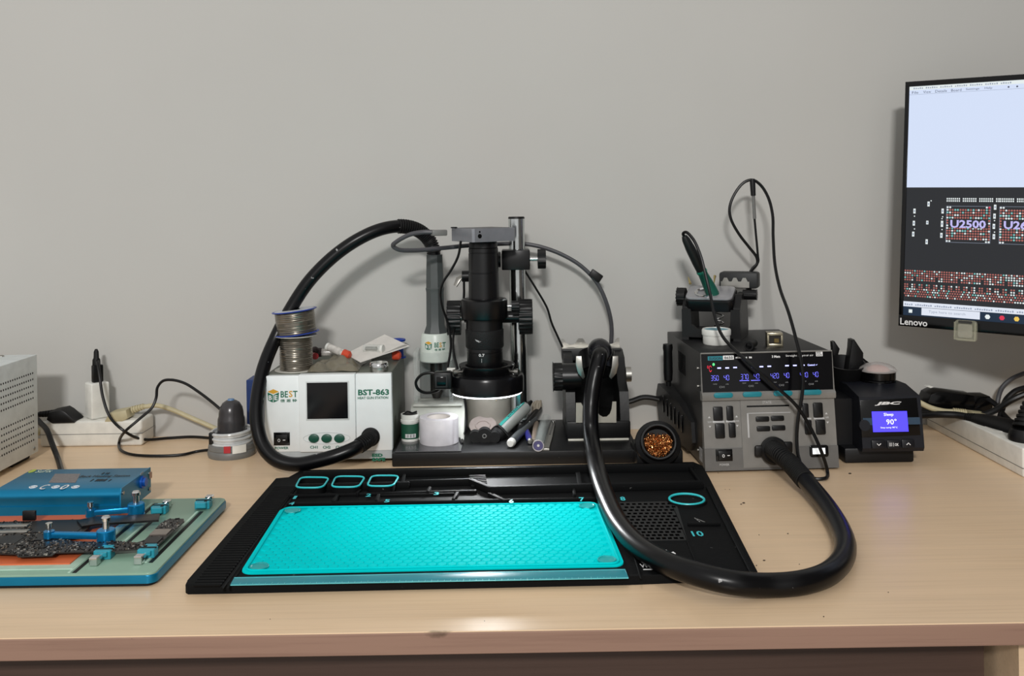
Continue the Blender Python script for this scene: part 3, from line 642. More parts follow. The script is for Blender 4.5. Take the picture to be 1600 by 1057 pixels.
# stand that carries the gun: white foot, clear uprights
g = thing('gun_stand', 'white footed hot air gun stand with clear plastic uprights', 'stand', (ax0.x, 1.455, .0195))
BT = .0195
WSH = mat('milky_white', (186, 188, 180), .4)
CLEAR = mat('clear_acrylic', (206, 214, 210), .08, alpha=.22, var=0)
GREYCLEAR = mat('smoked_acrylic', (128, 132, 130), .15, alpha=.55, var=0)
x0, x1 = at(641, 680, 1.42).x, at(726, 680, 1.42).x; xm = (x0 + x1) / 2
M = Matrix(((0, 0, 1, 0), (1, 0, 0, 0), (0, 1, 0, 0), (0, 0, 0, 1)))
part('foot', MB().prism([(1.398, BT), (1.515, BT), (1.515, .062), (1.44, .062), (1.405, .038)], x0, x1, M, 0), WSH, g)
part('foot_lip', MB().box((xm, 1.448, .064), (x1 - x0 - .006, .03, .004), .0015), WSH, g)
for px in (652, 706): 
    x = at(px, 600, 1.47).x; part('upright', MB().box((x, 1.47, .103), (.007, .05, .082), .002), CLEAR, g)
part('back_plate', MB().box((at(681, 600, 1.49).x, 1.492, .103), (.05, .004, .078), .001), GREYCLEAR, g)
part('cradle', MB().lathe([(.0262, .128), (.0275, .128), (.0275, .143), (.0262, .143)], AX, 32), CLEAR, g)

# ---------------------------------------------------------------- on top of the white station
TOPZ = bz1 - .0012
def spool(c, r, R, h, name, label, mw, mf, mf2, tilt=(0, 0), grp='solder spools'):
    M = T(c) @ rot('X', tilt[0]) @ rot('Y', tilt[1])
    g = thing(name, label, 'spool', c, 0, grp)
    t = .0016
    part('flange', MB(M).lathe([(.005, 0), (R, 0), (R + .0006, t / 2), (R, t), (.005, t)], None, 40), mf, g)
    part('flange', MB(M).lathe([(.005, h), (R, h), (R + .0006, h - t / 2), (R, h - t), (.005, h - t)], None, 40), mf2, g)
    n = int((h - 2 * t) / .0013); prof = [(.006, t)]
    for k in range(n + 1):
        z = t + (h - 2 * t) * k / n; prof += [(r + (.0003 if k % 2 else -.0003) + random.uniform(-.0002, .0002), z)]
    part('solder_wire', MB(M).lathe(prof + [(.006, h - t)], None, 48), mw, g)
    return g, M
WIRE = mat('solder_wire', (128, 122, 112), .28, .85, var=.15, scale=90)
BLF = mat('blue_flange', (24, 58, 150), .3)
CRM = mat('cream_flange', (206, 204, 194), .35, alpha=.9)
sp = at(463, 575, 1.398)
lo, ML = spool(V(sp.x, 1.398, TOPZ), .0238, .0305, .052, 'solder_spool', 'taller lower solder spool with cream flanges on the white station', WIRE, CRM, CRM)
up, MU = spool(V(sp.x + .002, 1.398, TOPZ + .0535), .0288, .0322, .0355, 'solder_spool', 'shorter upper solder spool with blue flanges, on the other spool', WIRE, BLF, BLF, (0, -6))
part('spool_label', MB(MU).lathe([(.009, 0), (.029, 0), (.029, .0004), (.009, .0004)], T(0, 0, .0353), 40), mat('paper_label', (196, 200, 206), .5, var=.12, scale=120), up)
part('hub', MB(MU).lathe([(0, .034), (.008, .034), (.008, .0366), (.0055, .0366), (.0055, .0352), (0, .0352)], None, 20), GLOSS, up)
# third spool, blue, behind
sp = at(622, 545, 1.495)
g3 = thing('wire_spool', 'dark blue wire spool behind the paper card on the white station', 'spool', (sp.x, 1.495, TOPZ))
part('flange', MB().lathe([(.004, 0), (.0125, 0), (.0125, .002), (.004, .002)], T(sp.x, 1.495, TOPZ), 30), BLF, g3)
part('core', MB().lathe([(.0055, .002), (.009, .003), (.0085, .022), (.0055, .023)], T(sp.x, 1.495, TOPZ), 30), BLF, g3)
part('flange', MB().lathe([(.005, .0225), (.0115, .0225), (.0122, .0245), (.0115, .026), (.0075, .025), (.005, .0225)], T(sp.x, 1.495, TOPZ + .0035), 30), BLF, g3)
# crumpled bag
def lump(pts_px, Y0, Y1, z0, hgt, nx=22, ny=14, seed=1):
    rnd = random.Random(seed); mb = MB(); a = at(pts_px[0], 570, (Y0 + Y1) / 2).x; b = at(pts_px[1], 570, (Y0 + Y1) / 2).x
    ph = [rnd.uniform(0, 6) for _ in range(8)]; vs = []; fs = []
    for j in range(ny + 1):
        for i in range(nx + 1):
            u, v = i / nx, j / ny; e = min(1, 4 * min(u, 1 - u, v, 1 - v) + .02) ** .6
            z = hgt * e * (.55 + .2 * math.sin(9 * u + ph[0] + 3 * v) + .18 * math.sin(13 * v + ph[1] - 5 * u) + .12 * math.sin(23 * u + 17 * v + ph[2]))
            vs.append((a + (b - a) * (u + .02 * math.sin(7 * v + ph[3])), Y0 + (Y1 - Y0) * (v + .03 * math.sin(9 * u + ph[4])), z0 + .0004 + max(z, 0)))
    for j in range(ny):
        for i in range(nx): k = j * (nx + 1) + i; fs.append((k, k + 1, k + nx + 2, k + nx + 1))
    n = len(vs); vs += [(v[0], v[1], z0) for v in vs]; fs += [[q + n for q in f][::-1] for f in fs]
    mb._in(vs, fs); return mb
single('plastic_bag', lump((488, 566), 1.372, 1.46, TOPZ, .018), mat('olive_bag', (120, 114, 98), .3, var=.18, scale=30), 'crumpled olive grey plastic bag on top of the white station', 'bag', smooth=60)
# vials
def vial(p, d, label, capc, bodyc, r=.0058, L=.028):
    d = Vector(d).normalized(); p = Vector(p); g = thing('vial', label, 'vial', p, 0, 'vials on the white station')
    part('barrel', MB().cyl(p, p + d * L, r, n=18), bodyc, g)
    part('cap', MB().lathe([(0, 0), (r * 1.15, 0), (r * 1.15, .009), (r * .8, .0115), (0, .0115)], axis_m(p + d * L, d), 18), capc, g)
    part('stopper', MB().lathe([(0, 0), (r * 1.05, 0), (r * 1.05, .0035), (0, .0035)], axis_m(p, -d), 18), WHITE, g)
    return g
GV = mat('vial_white', (200, 196, 190), .2, var=.3, scale=150)
REDC = mat('orange_red_cap', (206, 74, 46), .4); BRN = mat('brown_cap', (58, 46, 46), .4)
vial(at(514, 543, 1.435), (.85, -.4, -.27), 'pale vial with an orange cap beside the olive bag', REDC, GV)
vial(at(531, 551, 1.478), (-.97, -.1, 0.03), 'vial with a brown cap behind the orange capped vial', BRN, GV, .006)
vial(at(584, 557, 1.468), (.96, -.2, .05), 'vial with an orange cap under the paper card', REDC, GREYCLEAR, .006, .032)
single('brown_stopper', MB().sph(at(492, 548, 1.47), .007, 16, sq=(.9, .8, .9)), BRN, 'small dark brown rubber stopper beside the solder spools', 'stopper')
single('red_stopper', MB().cyl(at(487, 556, 1.45), at(493, 557, 1.435), .005, n=16), mat('dark_red', (150, 40, 46), .4), 'small dark red cap between spools and olive bag', 'cap')
# card with clear blister
q = [at(540, 554, 1.447), at(601, 523.5, 1.505), at(640, 541.5, 1.46), at(563, 567, 1.392)]
n = (q[1] - q[0]).cross(q[3] - q[0]).normalized(); n = n if n.z > 0 else -n
g = thing('blister_card', 'white printed paper card with clear blister, leaning on station clutter', 'card', q[3])
def quadslab(q, n, d0, d1): return MB()._in([v + n * d0 for v in q] + [v + n * d1 for v in q], [(0, 1, 2, 3), (7, 6, 5, 4)] + [(k, (k + 1) % 4, 4 + (k + 1) % 4, 4 + k) for k in range(4)])
part('card', quadslab(q, n, 0, .0008), mat('card_paper', (226, 222, 216), .5, var=.06), g)
def bil(u, v): return (q[0].lerp(q[1], u)).lerp(q[3].lerp(q[2], u), v)
for u0, u1, v0 in ((.2, .5, .2), (.2, .62, .3), (.55, .9, .42), (.6, .85, .78)):
    part('print', quadslab([bil(u0, v0), bil(u1, v0), bil(u1, v0 + .03), bil(u0, v0 + .03)], n, .0008, .0010), mat('grey_print', (130, 128, 124), .6), g)
part('grey_band', quadslab([bil(.45, .86), bil(.98, .86), bil(.98, .96), bil(.45, .96)], n, .0008, .0010), mat('band_grey', (160, 158, 152), .5), g)
a, b = bil(.3, .42) + n * .006, bil(.5, .82) + n * .006
part('blister', MB().cyl(a, b, .0065, n=20), CLEAR, g)
part('nozzle_tip', MB().cyl(a.lerp(b, .1), a.lerp(b, .75), .003, n=14), STEEL, g)
part('blister_cap', MB().cyl(b, b + (b - a).normalized() * .004, .0062, n=20), WHITE, g)
# silver tin
tp = at(592, 578, 1.372)
g = thing('silver_tin', 'small round silver screw-lid tin on the front of white station', 'tin', (tp.x, 1.374, TOPZ))
part('tin_body', MB().lathe([(0, 0), (.0125, 0), (.0128, .001), (.0128, .007), (.0122, .0075), (0, .0075)], T(tp.x, 1.374, TOPZ), 32), STEEL, g)
part('lid', MB().lathe([(0, .0075), (.0132, .0075), (.0137, .0085), (.0132, .0095), (.0137, .0105), (.0132, .0125), (.0125, .0135), (0, .0132)], T(tp.x, 1.374, TOPZ), 32), CHROME, g)
# dark blue carton behind
bx = at(401, 610, 1.505)
single('blue_carton', MB().box((bx.x, 1.502, .049), (.020, .04, .098), .001, 1), mat('navy_carton', (24, 52, 108), .45), 'dark blue carton between the white station and the wall', 'carton')

# ---------------------------------------------------------------- microscope
MX0, MX1, MY0 = -.1745, .1735, 1.331
g = thing('microscope', 'black video microscope on a steel pole with wide black base plate', 'microscope', (0, 1.43, 0))
part('base_plate', MB().box(((MX0 + MX1) / 2, (MY0 + 1.522) / 2, BT / 2), (MX1 - MX0, 1.522 - MY0, BT), .002, 2), spots(mat('base_black', (15, 15, 16), .45, bump=.15), (84, 84, 82), 190, .76), g)
a, b = on(619, 707, BT), on(727, 676, BT)
part('glass_plate', MB().box(((MX0 + .004 + b.x) / 2, (MY0 + .002 + 1.40) / 2, BT + .0008), (b.x - MX0 - .004, 1.40 - MY0 - .002, .0016), .0006, 1), mat('grey_glass', (70, 70, 72), .2), g)
PY = 1.45; pp = at(809, 480, PY); PXX = pp.x
def zpx(row, Y, px=760): return at(px, row, Y).z
part('pole', MB().lathe([(0, BT), (.0123, BT), (.0123, zpx(342, PY, 809)), (0, zpx(342, PY, 809))], T(PXX, PY, 0), 32), mat('pole_chrome', (200, 204, 204), .16, 1.), g)
part('pole_cap', MB().lathe([(0, 0), (.0126, 0), (.0126, .002), (.0118, .0032), (0, .0034)], T(PXX, PY, zpx(342, PY, 809)), 32), BLK, g)
part('pole_collar', MB().lathe([(0, 0), (.0145, 0), (.0145, .012), (.0138, .014), (.0125, .014)], T(PXX, PY, BT), 32), BLK2, g)
# upper clamp
z0, z1 = zpx(422, 1.43, 806), zpx(391, 1.43, 806); xa, xb = at(784, 406, 1.43).x, at(828, 406, 1.43).x; zc = (z0 + z1) / 2
part('pole_clamp', MB().box(((xa + xb) / 2, 1.447, zc), (xb - xa, .042, z1 - z0), .0015, 2), BLK2, g)
kb = part('clamp_knob', knob(MB(), (at(840, 405, 1.447).x, 1.447, zc), (1, 0, 0), .015, .0125, 6, .16), BLK, g)
part('knob_shaft', MB().cyl((xb, 1.447, zc), (at(842, 405, 1.447).x, 1.447, zc), .0035, n=14), CHROME, kb)
part('clamp_arm', MB().cyl((at(782, 405, 1.43).x, 1.446, zc), (at(760, 405, 1.43).x, 1.446, zc), .012, n=24), BLK2, g)
# rear rack and pinion block behind the tube
LX, LY = at(756.5, 480, 1.38).x, 1.38
part('focus_block', MB().box((LX + .004, 1.432, zpx(455, 1.43)), (.03, .035, .115), .002), BLK2, g)
zk = zpx(496, 1.415); k0, k1 = at(720, 496, 1.415).x, at(811, 496, 1.415).x
fk = part('focus_knob', knob(MB(), (k0, 1.415, zk), (-1, 0, 0), .0258, .020, 24, .05, .0022), BLK, g)
part('knob_shaft', MB().cyl((k0, 1.415, zk), (k0 + .02, 1.415, zk), .005, n=16), STEEL, fk)
fk = part('focus_knob', knob(MB(), (k1, 1.415, zk), (1, 0, 0), .0262, .020, 24, .05, .0022), BLK, g)
part('knob_shaft', MB().cyl((k1, 1.415, zk), (k1 - .03, 1.415, zk), .009, n=16), BLK2, fk)
part('focus_axle', MB().cyl((k0 + .005, 1.418, zk), (k1 - .005, 1.418, zk), .008, n=20), BLK2, g)
# left rear lever
lv = at(725, 432, 1.43)
part('lock_screw', MB().cyl(lv + V(.02, 0, 0), lv + V(-.003, 0, 0), .0085, n=20), BLK, g)
part('lock_lever', MB().tube([lv + V(-.002, -.003, .0), lv + V(-.008, -.006, -.004), lv + V(-.013, -.007, -.014)], [.004, .005, .0035], 10, flat=.5), STEEL, g)
# barrel
SB = 1.38 / 1480
def zl(row): return at(756, row, 1.38).z
AXL = T(LX, LY, 0)
def seg(rows, name, m, n=44): return part(name, MB().lathe([(0, zl(rows[0][0]))] + [(hw * SB, zl(r)) for r, hw in rows] + [(0, zl(rows[-1][0]))], AXL, n), m, g)
TUBE = mat('anodised_black', (12, 12, 14), .34, .2)
seg([(377, 21), (381, 22.4), (387, 22.4), (387.6, 21.4)], 'adapter_ring', TUBE)
seg([(387, 21.4), (388, 23), (394, 23), (394.4, 22.5), (395.4, 22.5), (395.8, 23.2), (425, 23.3), (425.5, 22.8), (426.5, 22.8), (427, 23.5), (468, 23.8)], 'camera_tube', TUBE)
cr = seg([(466, 27), (467, 34), (469, 36.4), (495, 36.4), (498, 35)], 'holder_ring', BLK2)
seg([(470, 28.4), (515, 28.6)], 'zoom_tube', TUBE)
gr = seg([(514, 28.6), (515, 29.8), (541, 29.8), (543, 28.6)], 'grip_ring', mat('grip_black', (24, 24, 25), .55, bump=.5, bscale=900))
ln = seg([(542, 27.6), (546, 28), (548, 28), (548.5, 27.4), (549.5, 27.4), (550, 28), (567, 28), (576, 26)], 'objective', TUBE)
PLo = Plane(V(LX, LY - 28.2 * SB, 0), (0, -1, 0))
part('scale_mark', wrap(MB().text('0.7', (748, 553.5, 757, 558), PLo, .0003, .01).plate((752.3, 561, 752.9, 567), PLo, 0, .0002), LX, LY, lambda z: 28 * SB, .0002), WTXT, ln)
part('scuff', wrap(MB().poly([(742, 531), (748, 533), (752, 534), (749, 536), (744, 534)], Plane(V(LX, LY - 29.9 * SB, 0), (0, -1, 0)), 0, .0003), LX, LY, lambda z: 29.8 * SB, .0002), mat('scuff_grey', (160, 160, 160), .6), gr)
# thumbscrew of the holder ring
zt = zpx(480, 1.38); tx = LX + 36 * SB
ts = part('thumb_screw', knob(MB(), (at(799, 480, 1.38).x, 1.385, zt), (1, 0, 0), .0078, .0115, 12, .1), BLK, g)
part('screw_shaft', MB().cyl((tx - .003, 1.385, zt), (at(800, 480, 1.38).x, 1.385, zt), .002, n=10), CHROME, ts)
part('pole_clip', MB().lathe([(.0124, 0), (.0145, 0), (.0145, .0075), (.0124, .0075)], T(PXX, PY, zpx(503, PY, 800)), 24), mat('teal_clip', (30, 150, 136), .4), g)

# ring light
zr0, zr1 = zl(611), zl(582)
RL = LY; RLX = at(761, 600, 1.38).x
g = thing('ring_light', 'lit black led ring light fixed under the microscope lens', 'ring light', (RLX, RL, zr0))
AR = T(RLX, RL, 0)
part('housing', MB().lathe([(.034, zr0 + .001), (.052, zr0), (.0535, zr0 + .001), (.0538, zr1 - .006), (.052, zr1 - .002), (.047, zr1), (.034, zr1), (.034, zr0 + .001)], AR, 56), mat('ring_black', (13, 13, 15), .25), g)
part('collar', MB().lathe([(.0275, zr1 - .002), (.036, zr1 - .001), (.039, zr1 + .006), (.0405, zr1 + .0095), (.0405, zr1 + .012), (.038, zr1 + .0125), (.031, zr1 + .011), (.0275, zr1 - .002)], AR, 48), BLK2, g)
part('led_ring', MB().lathe([(.0335, zr0 + .0005), (.0505, zr0 - .0020), (.0505, zr0 + .0008), (.0335, zr0 + .0015)], AR, 56), mat('led_white', (255, 255, 255), .5, var=0, emit=8, ec=(246, 250, 255)), g)
rs = bpy.data.lights.new('ring_led_beam', 'SPOT'); rs.energy = 4.2; rs.spot_size = math.radians(112); rs.spot_blend = 1; rs.shadow_soft_size = .022; rs.color = (.97, .99, 1)
rso = bpy.data.objects.new('ring_led_beam', rs); COL.objects.link(rso); rso.location = (RLX, RL - .044, zr0 - .006)
rso.rotation_euler = (on(775, 840) - rso.location).to_track_quat('-Z', 'Y').to_euler()
for an in (-25, 90, 200):
    d = V(math.cos(math.radians(an)), math.sin(math.radians(an)), 0); s = V(RLX, RL, zr1 + .0035)
    part('thumb_screw', MB().cyl(s + d * .036, s + d * .047, .0022, n=10).cyl(s + d * .045, s + d * .051, .0042, n=14), STEEL, g)
sb = at(690, 595, 1.35)
sx = part('switch_box', MB().box(sb + V(.002, .004, 0), (.026, .02, .0245), .003), BLK, g)
part('rocker', MB().box(sb + V(0, -.0065, 0), (.013, .003, .013), .001), GLOSS, sx)
part('rocker_frame', MB().box(sb + V(0, -.006, 0), (.018, .002, .018), .001), DGREY, sx)
part('cable_tag', MB().box(at(705, 578, 1.375), (.012, .008, .005), .0006), WHITE, g)
part('cord', cord([at(684, 585, 1.352), at(672, 583, 1.352), at(659, 586, 1.354), at(650, 597, 1.356), at(653, 608, 1.358), at(664, 614, 1.36), at(680, 612, 1.365), at(690, 606, 1.37)], .0022), CABLE, g)
part('cord', cord([at(724, 612, 1.385), at(727, 632, 1.39), at(729, 655, 1.392), at(728, 672, 1.39), at(723, 682, on(723, 682, BT + .002).y), on(722, 694, BT + .002), on(712, 668, BT + .003)], .0018), CABLE, g)

# camera on top
ccz = at(742, 379, 1.334).z; ch = .0192
g = thing('microscope_camera', 'square grey metal camera on top of the microscope tube', 'camera', (LX, LY, ccz), 30)
MC = T(LX, LY, ccz) @ rot('Z', 30)
CAMM = mat('gunmetal', (132, 134, 140), .35, .35)
b = MB(MC); b.prism(rr(.07, .07, .003, 1), 0, ch, None, .0005); part('housing', b, CAMM, g)
part('top_label', MB(MC).prism(rr(.058, .058, .002, 2), ch, ch + .0004), mat('camera_label', (62, 62, 66), .4, var=.2), g)
part('socket', MB(MC).cyl((-.024, -.0352, .0085), (-.024, -.034, .0085), .0032, n=16).cyl((-.024, -.0352, .0145), (-.024, -.034, .0145), .0014, n=10), GLOSS, g)
part('lug', MB(MC).torus((-.037, .02, ch + .001), (0, 0, 1), .004, .001, 14, 6), BLK, g)
g = thing('video_cable', 'grey video cable looping from the microscope camera behind the pole', 'cable', at(686, 364, 1.36))
part('connector', MB(T(at(686, 364, 1.362)) @ rot('Z', 20)).box((0, 0, 0), (.022, .012, .0085), .0015), GREY, g)
part('cord', cord([at(680, 363, 1.36), at(662, 363, 1.36), at(640, 367, 1.365), at(621, 377, 1.37), at(614, 384, 1.376), at(622, 390, 1.38), at(645, 391.5, 1.39), at(690, 388, 1.41), at(730, 384, 1.425), at(770, 382, 1.47), at(815, 381, 1.485), at(845, 386, 1.485), at(878, 398, 1.485), at(908, 416, 1.485), at(932, 441, 1.485), at(947, 472, 1.485), at(955, 505, 1.49), at(955, 535, 1.495), at(950, 580, 1.5), at(950, 640, 1.505)], .0033, 10), GREYC, g)
part('cable_clip', MB(T(at(931, 431, 1.482)) @ rot('Y', 35)).box((0, 0, 0), (.020, .012, .0125), .0015), BLK, g)
g = thing('microscope_lead', 'thin black lead hanging from camera past the left focus knob', 'cable', at(700, 440, 1.38))
part('cord', cord([at(720, 377, 1.36), at(716, 400, 1.365), at(705, 422, 1.37), at(692, 442, 1.375), at(688, 458, 1.378), at(691, 480, 1.38), at(698, 500, 1.385), at(704, 528, 1.386), at(704, 548, 1.385), at(699, 576, 1.38)], .0018), CABLE, g)
part('cord', cord([at(725, 440, 1.41), at(724, 470, 1.41), at(712, 505, 1.40), at(708, 530, 1.385), at(709, 552, 1.38), at(715, 577, 1.375)], .0018), CABLE, g)
single('thin_lead', cord([at(815, 415, 1.472), at(823, 428, 1.475), at(838, 452, 1.478), at(855, 482, 1.48), at(862, 505, 1.48), at(874, 532, 1.482), at(880, 548, 1.482), at(884, 600, 1.485)], .0017), CABLE, 'thin black lead slanting from the steel pole down to tool stand', 'cable')

# ---------------------------------------------------------------- small things on the base plate
GZ = BT + .0016
c = on(640, 690, GZ); cy = c.y + .008
g = thing('flux_jar', 'small white jar with green label and black lid beside tape roll', 'jar', (c.x, cy, GZ))
A = T(c.x, cy, GZ)
part('jar_body', MB(A).lathe([(0, 0), (.0125, 0), (.0128, .002), (.0122, .003), (.0125, .027), (.0138, .0275), (.0138, .031), (.0128, .0315), (.0133, .036), (.0133, .039), (.0115, .039), (.0115, .037), (0, .037)], None, 32), WHITE, g)
lb = part('label', MB(A).lathe([(.0127, .004), (.0131, .004), (.0131, .0255), (.0127, .0255)], None, 32), mat('green_label', (30, 84, 62), .5), g)
part('barcode_patch', MB(A).lathe([(.0131, .006), (.0133, .006), (.0133, .0115), (.0131, .0115)], None, 10, a0=-115, a1=-45), WTXT, lb)
mb = MB(A)
for k in range(7): mb.lathe([(.0133, .0065), (.0134, .0065), (.0134, .011), (.0133, .011)], None, 1, a0=-110 + k * 9, a1=-107 + k * 9 + k % 2 * 2)
part('barcode', mb, DTXT, lb, kind='stuff')
part('lid', MB(A).lathe([(0, .0372), (.011, .0372), (.011, .0385), (0, .0388)], None, 24), BLK, g)
part('lid_wrapper', MB(A).tube(spline([V(-.009, -.004, .039), V(-.003, 0, .042), V(.004, -.002, .0405), V(.010, .002, .0415)]), .0013, 6), BLK, g)
c = on(686.5, 690, GZ); cy = 1.357 + .0285
g = thing('tape_roll', 'wide roll of white tape standing on end by the flux jar', 'tape', (c.x, cy, GZ))
A = T(c.x, cy, GZ)
part('tape', MB(A).lathe([(.0175, 0), (.028, 0), (.0284, .001), (.0284, .036), (.028, .037), (.0175, .037)], None, 48), mat('tape_white', (216, 212, 216), .35), g)
part('core', MB(A).lathe([(.0165, .0005), (.0178, .0005), (.0178, .0365), (.0165, .0365), (.0165, .0005)], None, 40), mat('core_card', (206, 200, 194), .6), g)
part('loose_end', MB(A).lathe([(.0284, .001), (.0292, .001), (.0292, .036), (.0284, .036)], None, 6, a0=-40, a1=-12), mat('tape_white', (216, 212, 216), .35), g)
c = at(766, 650, 1.482); A = T(c.x, 1.482, BT)
g = thing('white_tub', 'milky white plastic tub standing behind the microscope lens', 'tub', (c.x, 1.482, BT))
part('tub_wall', MB(A).lathe([(0, 0), (.034, 0), (.036, .002), (.0385, .062), (.0395, .064), (.0385, .066), (.037, .064), (.0345, .003), (0, .003)], None, 44), mat('milky_plastic', (150, 144, 134), .4, var=.06, scale=40), g)
part('stain', MB().oval((777, 620, 782, 623), yp(1.4445), 0, .0003).oval((774, 625, 777, 627), yp(1.4445), 0, .0003), mat('stain_tan', (150, 136, 116), .5), g)
c = at(754.5, 662, 1.432)
single('white_dish', MB(T(c.x, c.y, BT + .0125) @ rot('X', 28)).lathe([(0, -.003), (.012, -.003), (.0205, .0005), (.0212, .0015), (.0205, .0025), (.012, .001), (.011, .0022), (.0095, .0022), (.009, .0008), (0, .0008)], None, 40), mat('dish_white', (138, 127, 122), .35), 'small round off-white dish tilted in front of the white tub', 'dish')
# syringe
a, b = on(782, 676, BT + .009), at(822, 636, 1.445); b.z = max(b.z, BT + .012); d = (b - a).normalized()
g = thing('flux_syringe', 'fat grey syringe with teal stripe and black flared end', 'syringe', a)
SYR = mat('syringe_grey', (120, 122, 118), .35)
part('barrel', MB().cyl(a, b, .0092, n=28), SYR, g)
up_ = (V(-.55, -.35, .8) - d * d.dot(V(-.55, -.35, .8))).normalized(); sd = d.cross(up_)
fr = Matrix(((d.x, sd.x, up_.x, a.x), (d.y, sd.y, up_.y, a.y), (d.z, sd.z, up_.z, a.z), (0, 0, 0, 1))); L = (b - a).length
part('stripe', MB(fr).box((L * .5, 0, .0088), (L * .95, .0075, .0016), .0003, 1), mat('teal_stripe', (26, 128, 120), .4), g)
mb = MB(fr)
for k, w in enumerate((.003, .0018, .003, .0022, .0014, .003, .002)): mb.box((L * .42 + k * .0042, random.uniform(-.0006, .0006), .0097), (w, .0036, .0002))
part('print', mb, DTXT, g, kind='stuff')
part('needle_end', MB().lathe([(0, 0), (.0085, 0), (.004, .006), (.0022, .014), (0, .014)], axis_m(b, d), 18), BLK, g)
pts = [((.0145 if k % 3 else .0175) * math.cos(k * math.pi / 6 + .2), (.0125 if k % 3 else .0155) * math.sin(k * math.pi / 6 + .2)) for k in range(12)]
part('flange', MB().prism(pts, -.0025, .0012, axis_m(a, d), .001).lathe([(.0098, -.012), (.011, -.012), (.012, 0), (.0098, 0), (.0085, -.010), (0, -.009)], axis_m(a, d), 24), RUB, g)
# black rubber wing piece
g = thing('wing_clip', 'black three-lobed rubber piece in front of the syringe', 'clip', on(757, 694, BT))
mb = MB()
for px, rr_ in ((742, .0085), (757, .0105), (773, .008)): p = on(px, 694, BT); mb.cyl((p.x, p.y + .004, BT + rr_), (p.x, p.y + .018, BT + rr_), rr_, n=22)
for px, py, r_ in ((749, 692, .007), (765, 692, .007)): p = on(px, 694, BT); mb.cyl((p.x, p.y + .005, BT + r_), (p.x, p.y + .017, BT + r_), r_, n=16)
part('lobes', mb, RUB, g)
p = on(757, 694, BT); part('hub', MB().lathe([(.002, 0), (.0032, 0), (.0032, .001), (.002, .001)], axis_m((p.x, p.y + .0035, BT + .0105), (0, -1, 0)), 16), GREY, g)
# pens and brushes
def rod(name, label, cat, a, b, r, m, capm=None, capL=.008, tipm=None, grp=None):
    a, b = Vector(a), Vector(b); d = (b - a).normalized(); g = thing(name, label, cat, a, 0, grp)
    part('barrel', MB().cyl(a + d * capL, b, r, n=18), m, g)
    if capm: part('end_cap', MB().lathe([(0, 0), (r * .75, .0006), (r * 1.02, capL * .5), (r, capL), (0, capL)], axis_m(a, d), 18), capm, g)
    if tipm: part('tip', MB().lathe([(0, 0), (r * .9, 0), (r * .3, .012), (0, .013)], axis_m(b, d), 14), tipm, g)
    return g, d
a, b = on(797, 694, BT + .0065), on(834, 655, BT + .010)
g, d = rod('grey_pen', 'dark grey pen with a white rounded end lying on base plate', 'pen', a, b, .0062, mat('pen_grey', (70, 74, 76), .4), WHITE, .010, BLK)
q = a.lerp(b, .75) + V(-.003, -.003, .005); part('pen_mark', MB().sph(q, .005, 14, M=None, sq=(1.2, .8, .5)), WHITE, g)
a, b = on(829, 691, BT + .0048), on(820, 668, BT + .005)
rod('blue_pen', 'short dark blue pen with a metal end between grey pen and clear tube', 'pen', a, b, .0045, mat('pen_blue', (42, 42, 120), .35), STEEL, .006)
a, b = on(808, 676, BT + .011), on(836, 645, BT + .0185); d = (b - a).normalized()
g = thing('cleaning_brush', 'black handled cleaning brush with pale bristles behind the pens', 'brush', a)
part('handle', MB().tube([a, a.lerp(b, .5), b, b + d * .02], [.003, .0042, .006, .007], 12, flat=.7), BLK, g)
mb = MB()
for i in range(10):
    for j in range(5):
        p = b + d * (.001 + i * .0021) + V(-.6, -.2, .0).normalized() * ((j - 2) * .0026); mb.cyl(p, p + V(random.uniform(-.001, .001), .001, .0135 + random.uniform(-.0015, .001)), .0011, n=5)
part('bristles', mb, mat('bristle', (168, 158, 142), .7), g, kind='stuff')
a, b = on(834, 690, BT + .005), on(838, 662, BT + .005)
rod('tan_stick', 'flat tan wooden stick beside the clear tube', 'stick', a, b, .0042, mat('tan_wood', (128, 114, 100), .6), mat('tan_wood', (128, 114, 100), .6), .004)
a, b = on(841, 697, BT + .0082), on(853, 655, BT + .0082); d = (b - a).normalized()
g = thing('clear_tube', 'clear plastic tube with a purple disc in its near end', 'tube', a)
part('tube_wall', MB().lathe([(.0068, 0), (.0082, 0), (.0082, (b - a).length), (.0068, (b - a).length), (.0068, 0)], axis_m(a, d), 26), CLEAR, g)
part('rim', MB().torus(a, d, .0076, .0008, 26, 6), mat('rim_grey', (176, 174, 178), .3), g)
part('disc', MB().cyl(a + d * .0015, a + d * .003, .0066, n=22), mat('purple_disc', (92, 88, 130), .4), g)
part('disc_hub', MB().cyl(a + d * .0005, a + d * .002, .0018, n=12), WHITE, g)
a, b = on(853, 703, BT + .0018), on(865, 660, BT + .0022); d = (b - a).normalized(); sd = V(d.y, -d.x, 0).normalized()
fr = Matrix(((d.x, sd.x, 0, a.x), (d.y, sd.y, 0, a.y), (d.z, sd.z, 1, a.z), (0, 0, 0, 1))); L = (b - a).length
g = thing('craft_knife', 'flat silver knife handle with a long slot on base plate', 'knife', a)
h = part('handle', MB(fr).prism([(0, -.0046), (L * .45, -.0046), (L * .5, -.0042), (L, -.003), (L + .002, 0), (L, .003), (L * .5, .0042), (L * .45, .0046), (0, .0046)], -.0015, .0015, None, .0005), STEEL, g)
part('slot', MB(fr).box((L * .68, 0, .0015), (L * .42, .0026, .0006)), GLOSS, h)
part('slider', MB(fr).cyl((L * .96, 0, .0015), (L * .96, 0, .0035), .0026, n=14), CHROME, h)
part('blade', MB(fr).prism([(L, -.002), (L + .012, .002), (L, .002)], -.0004, .0004), CHROME, g)

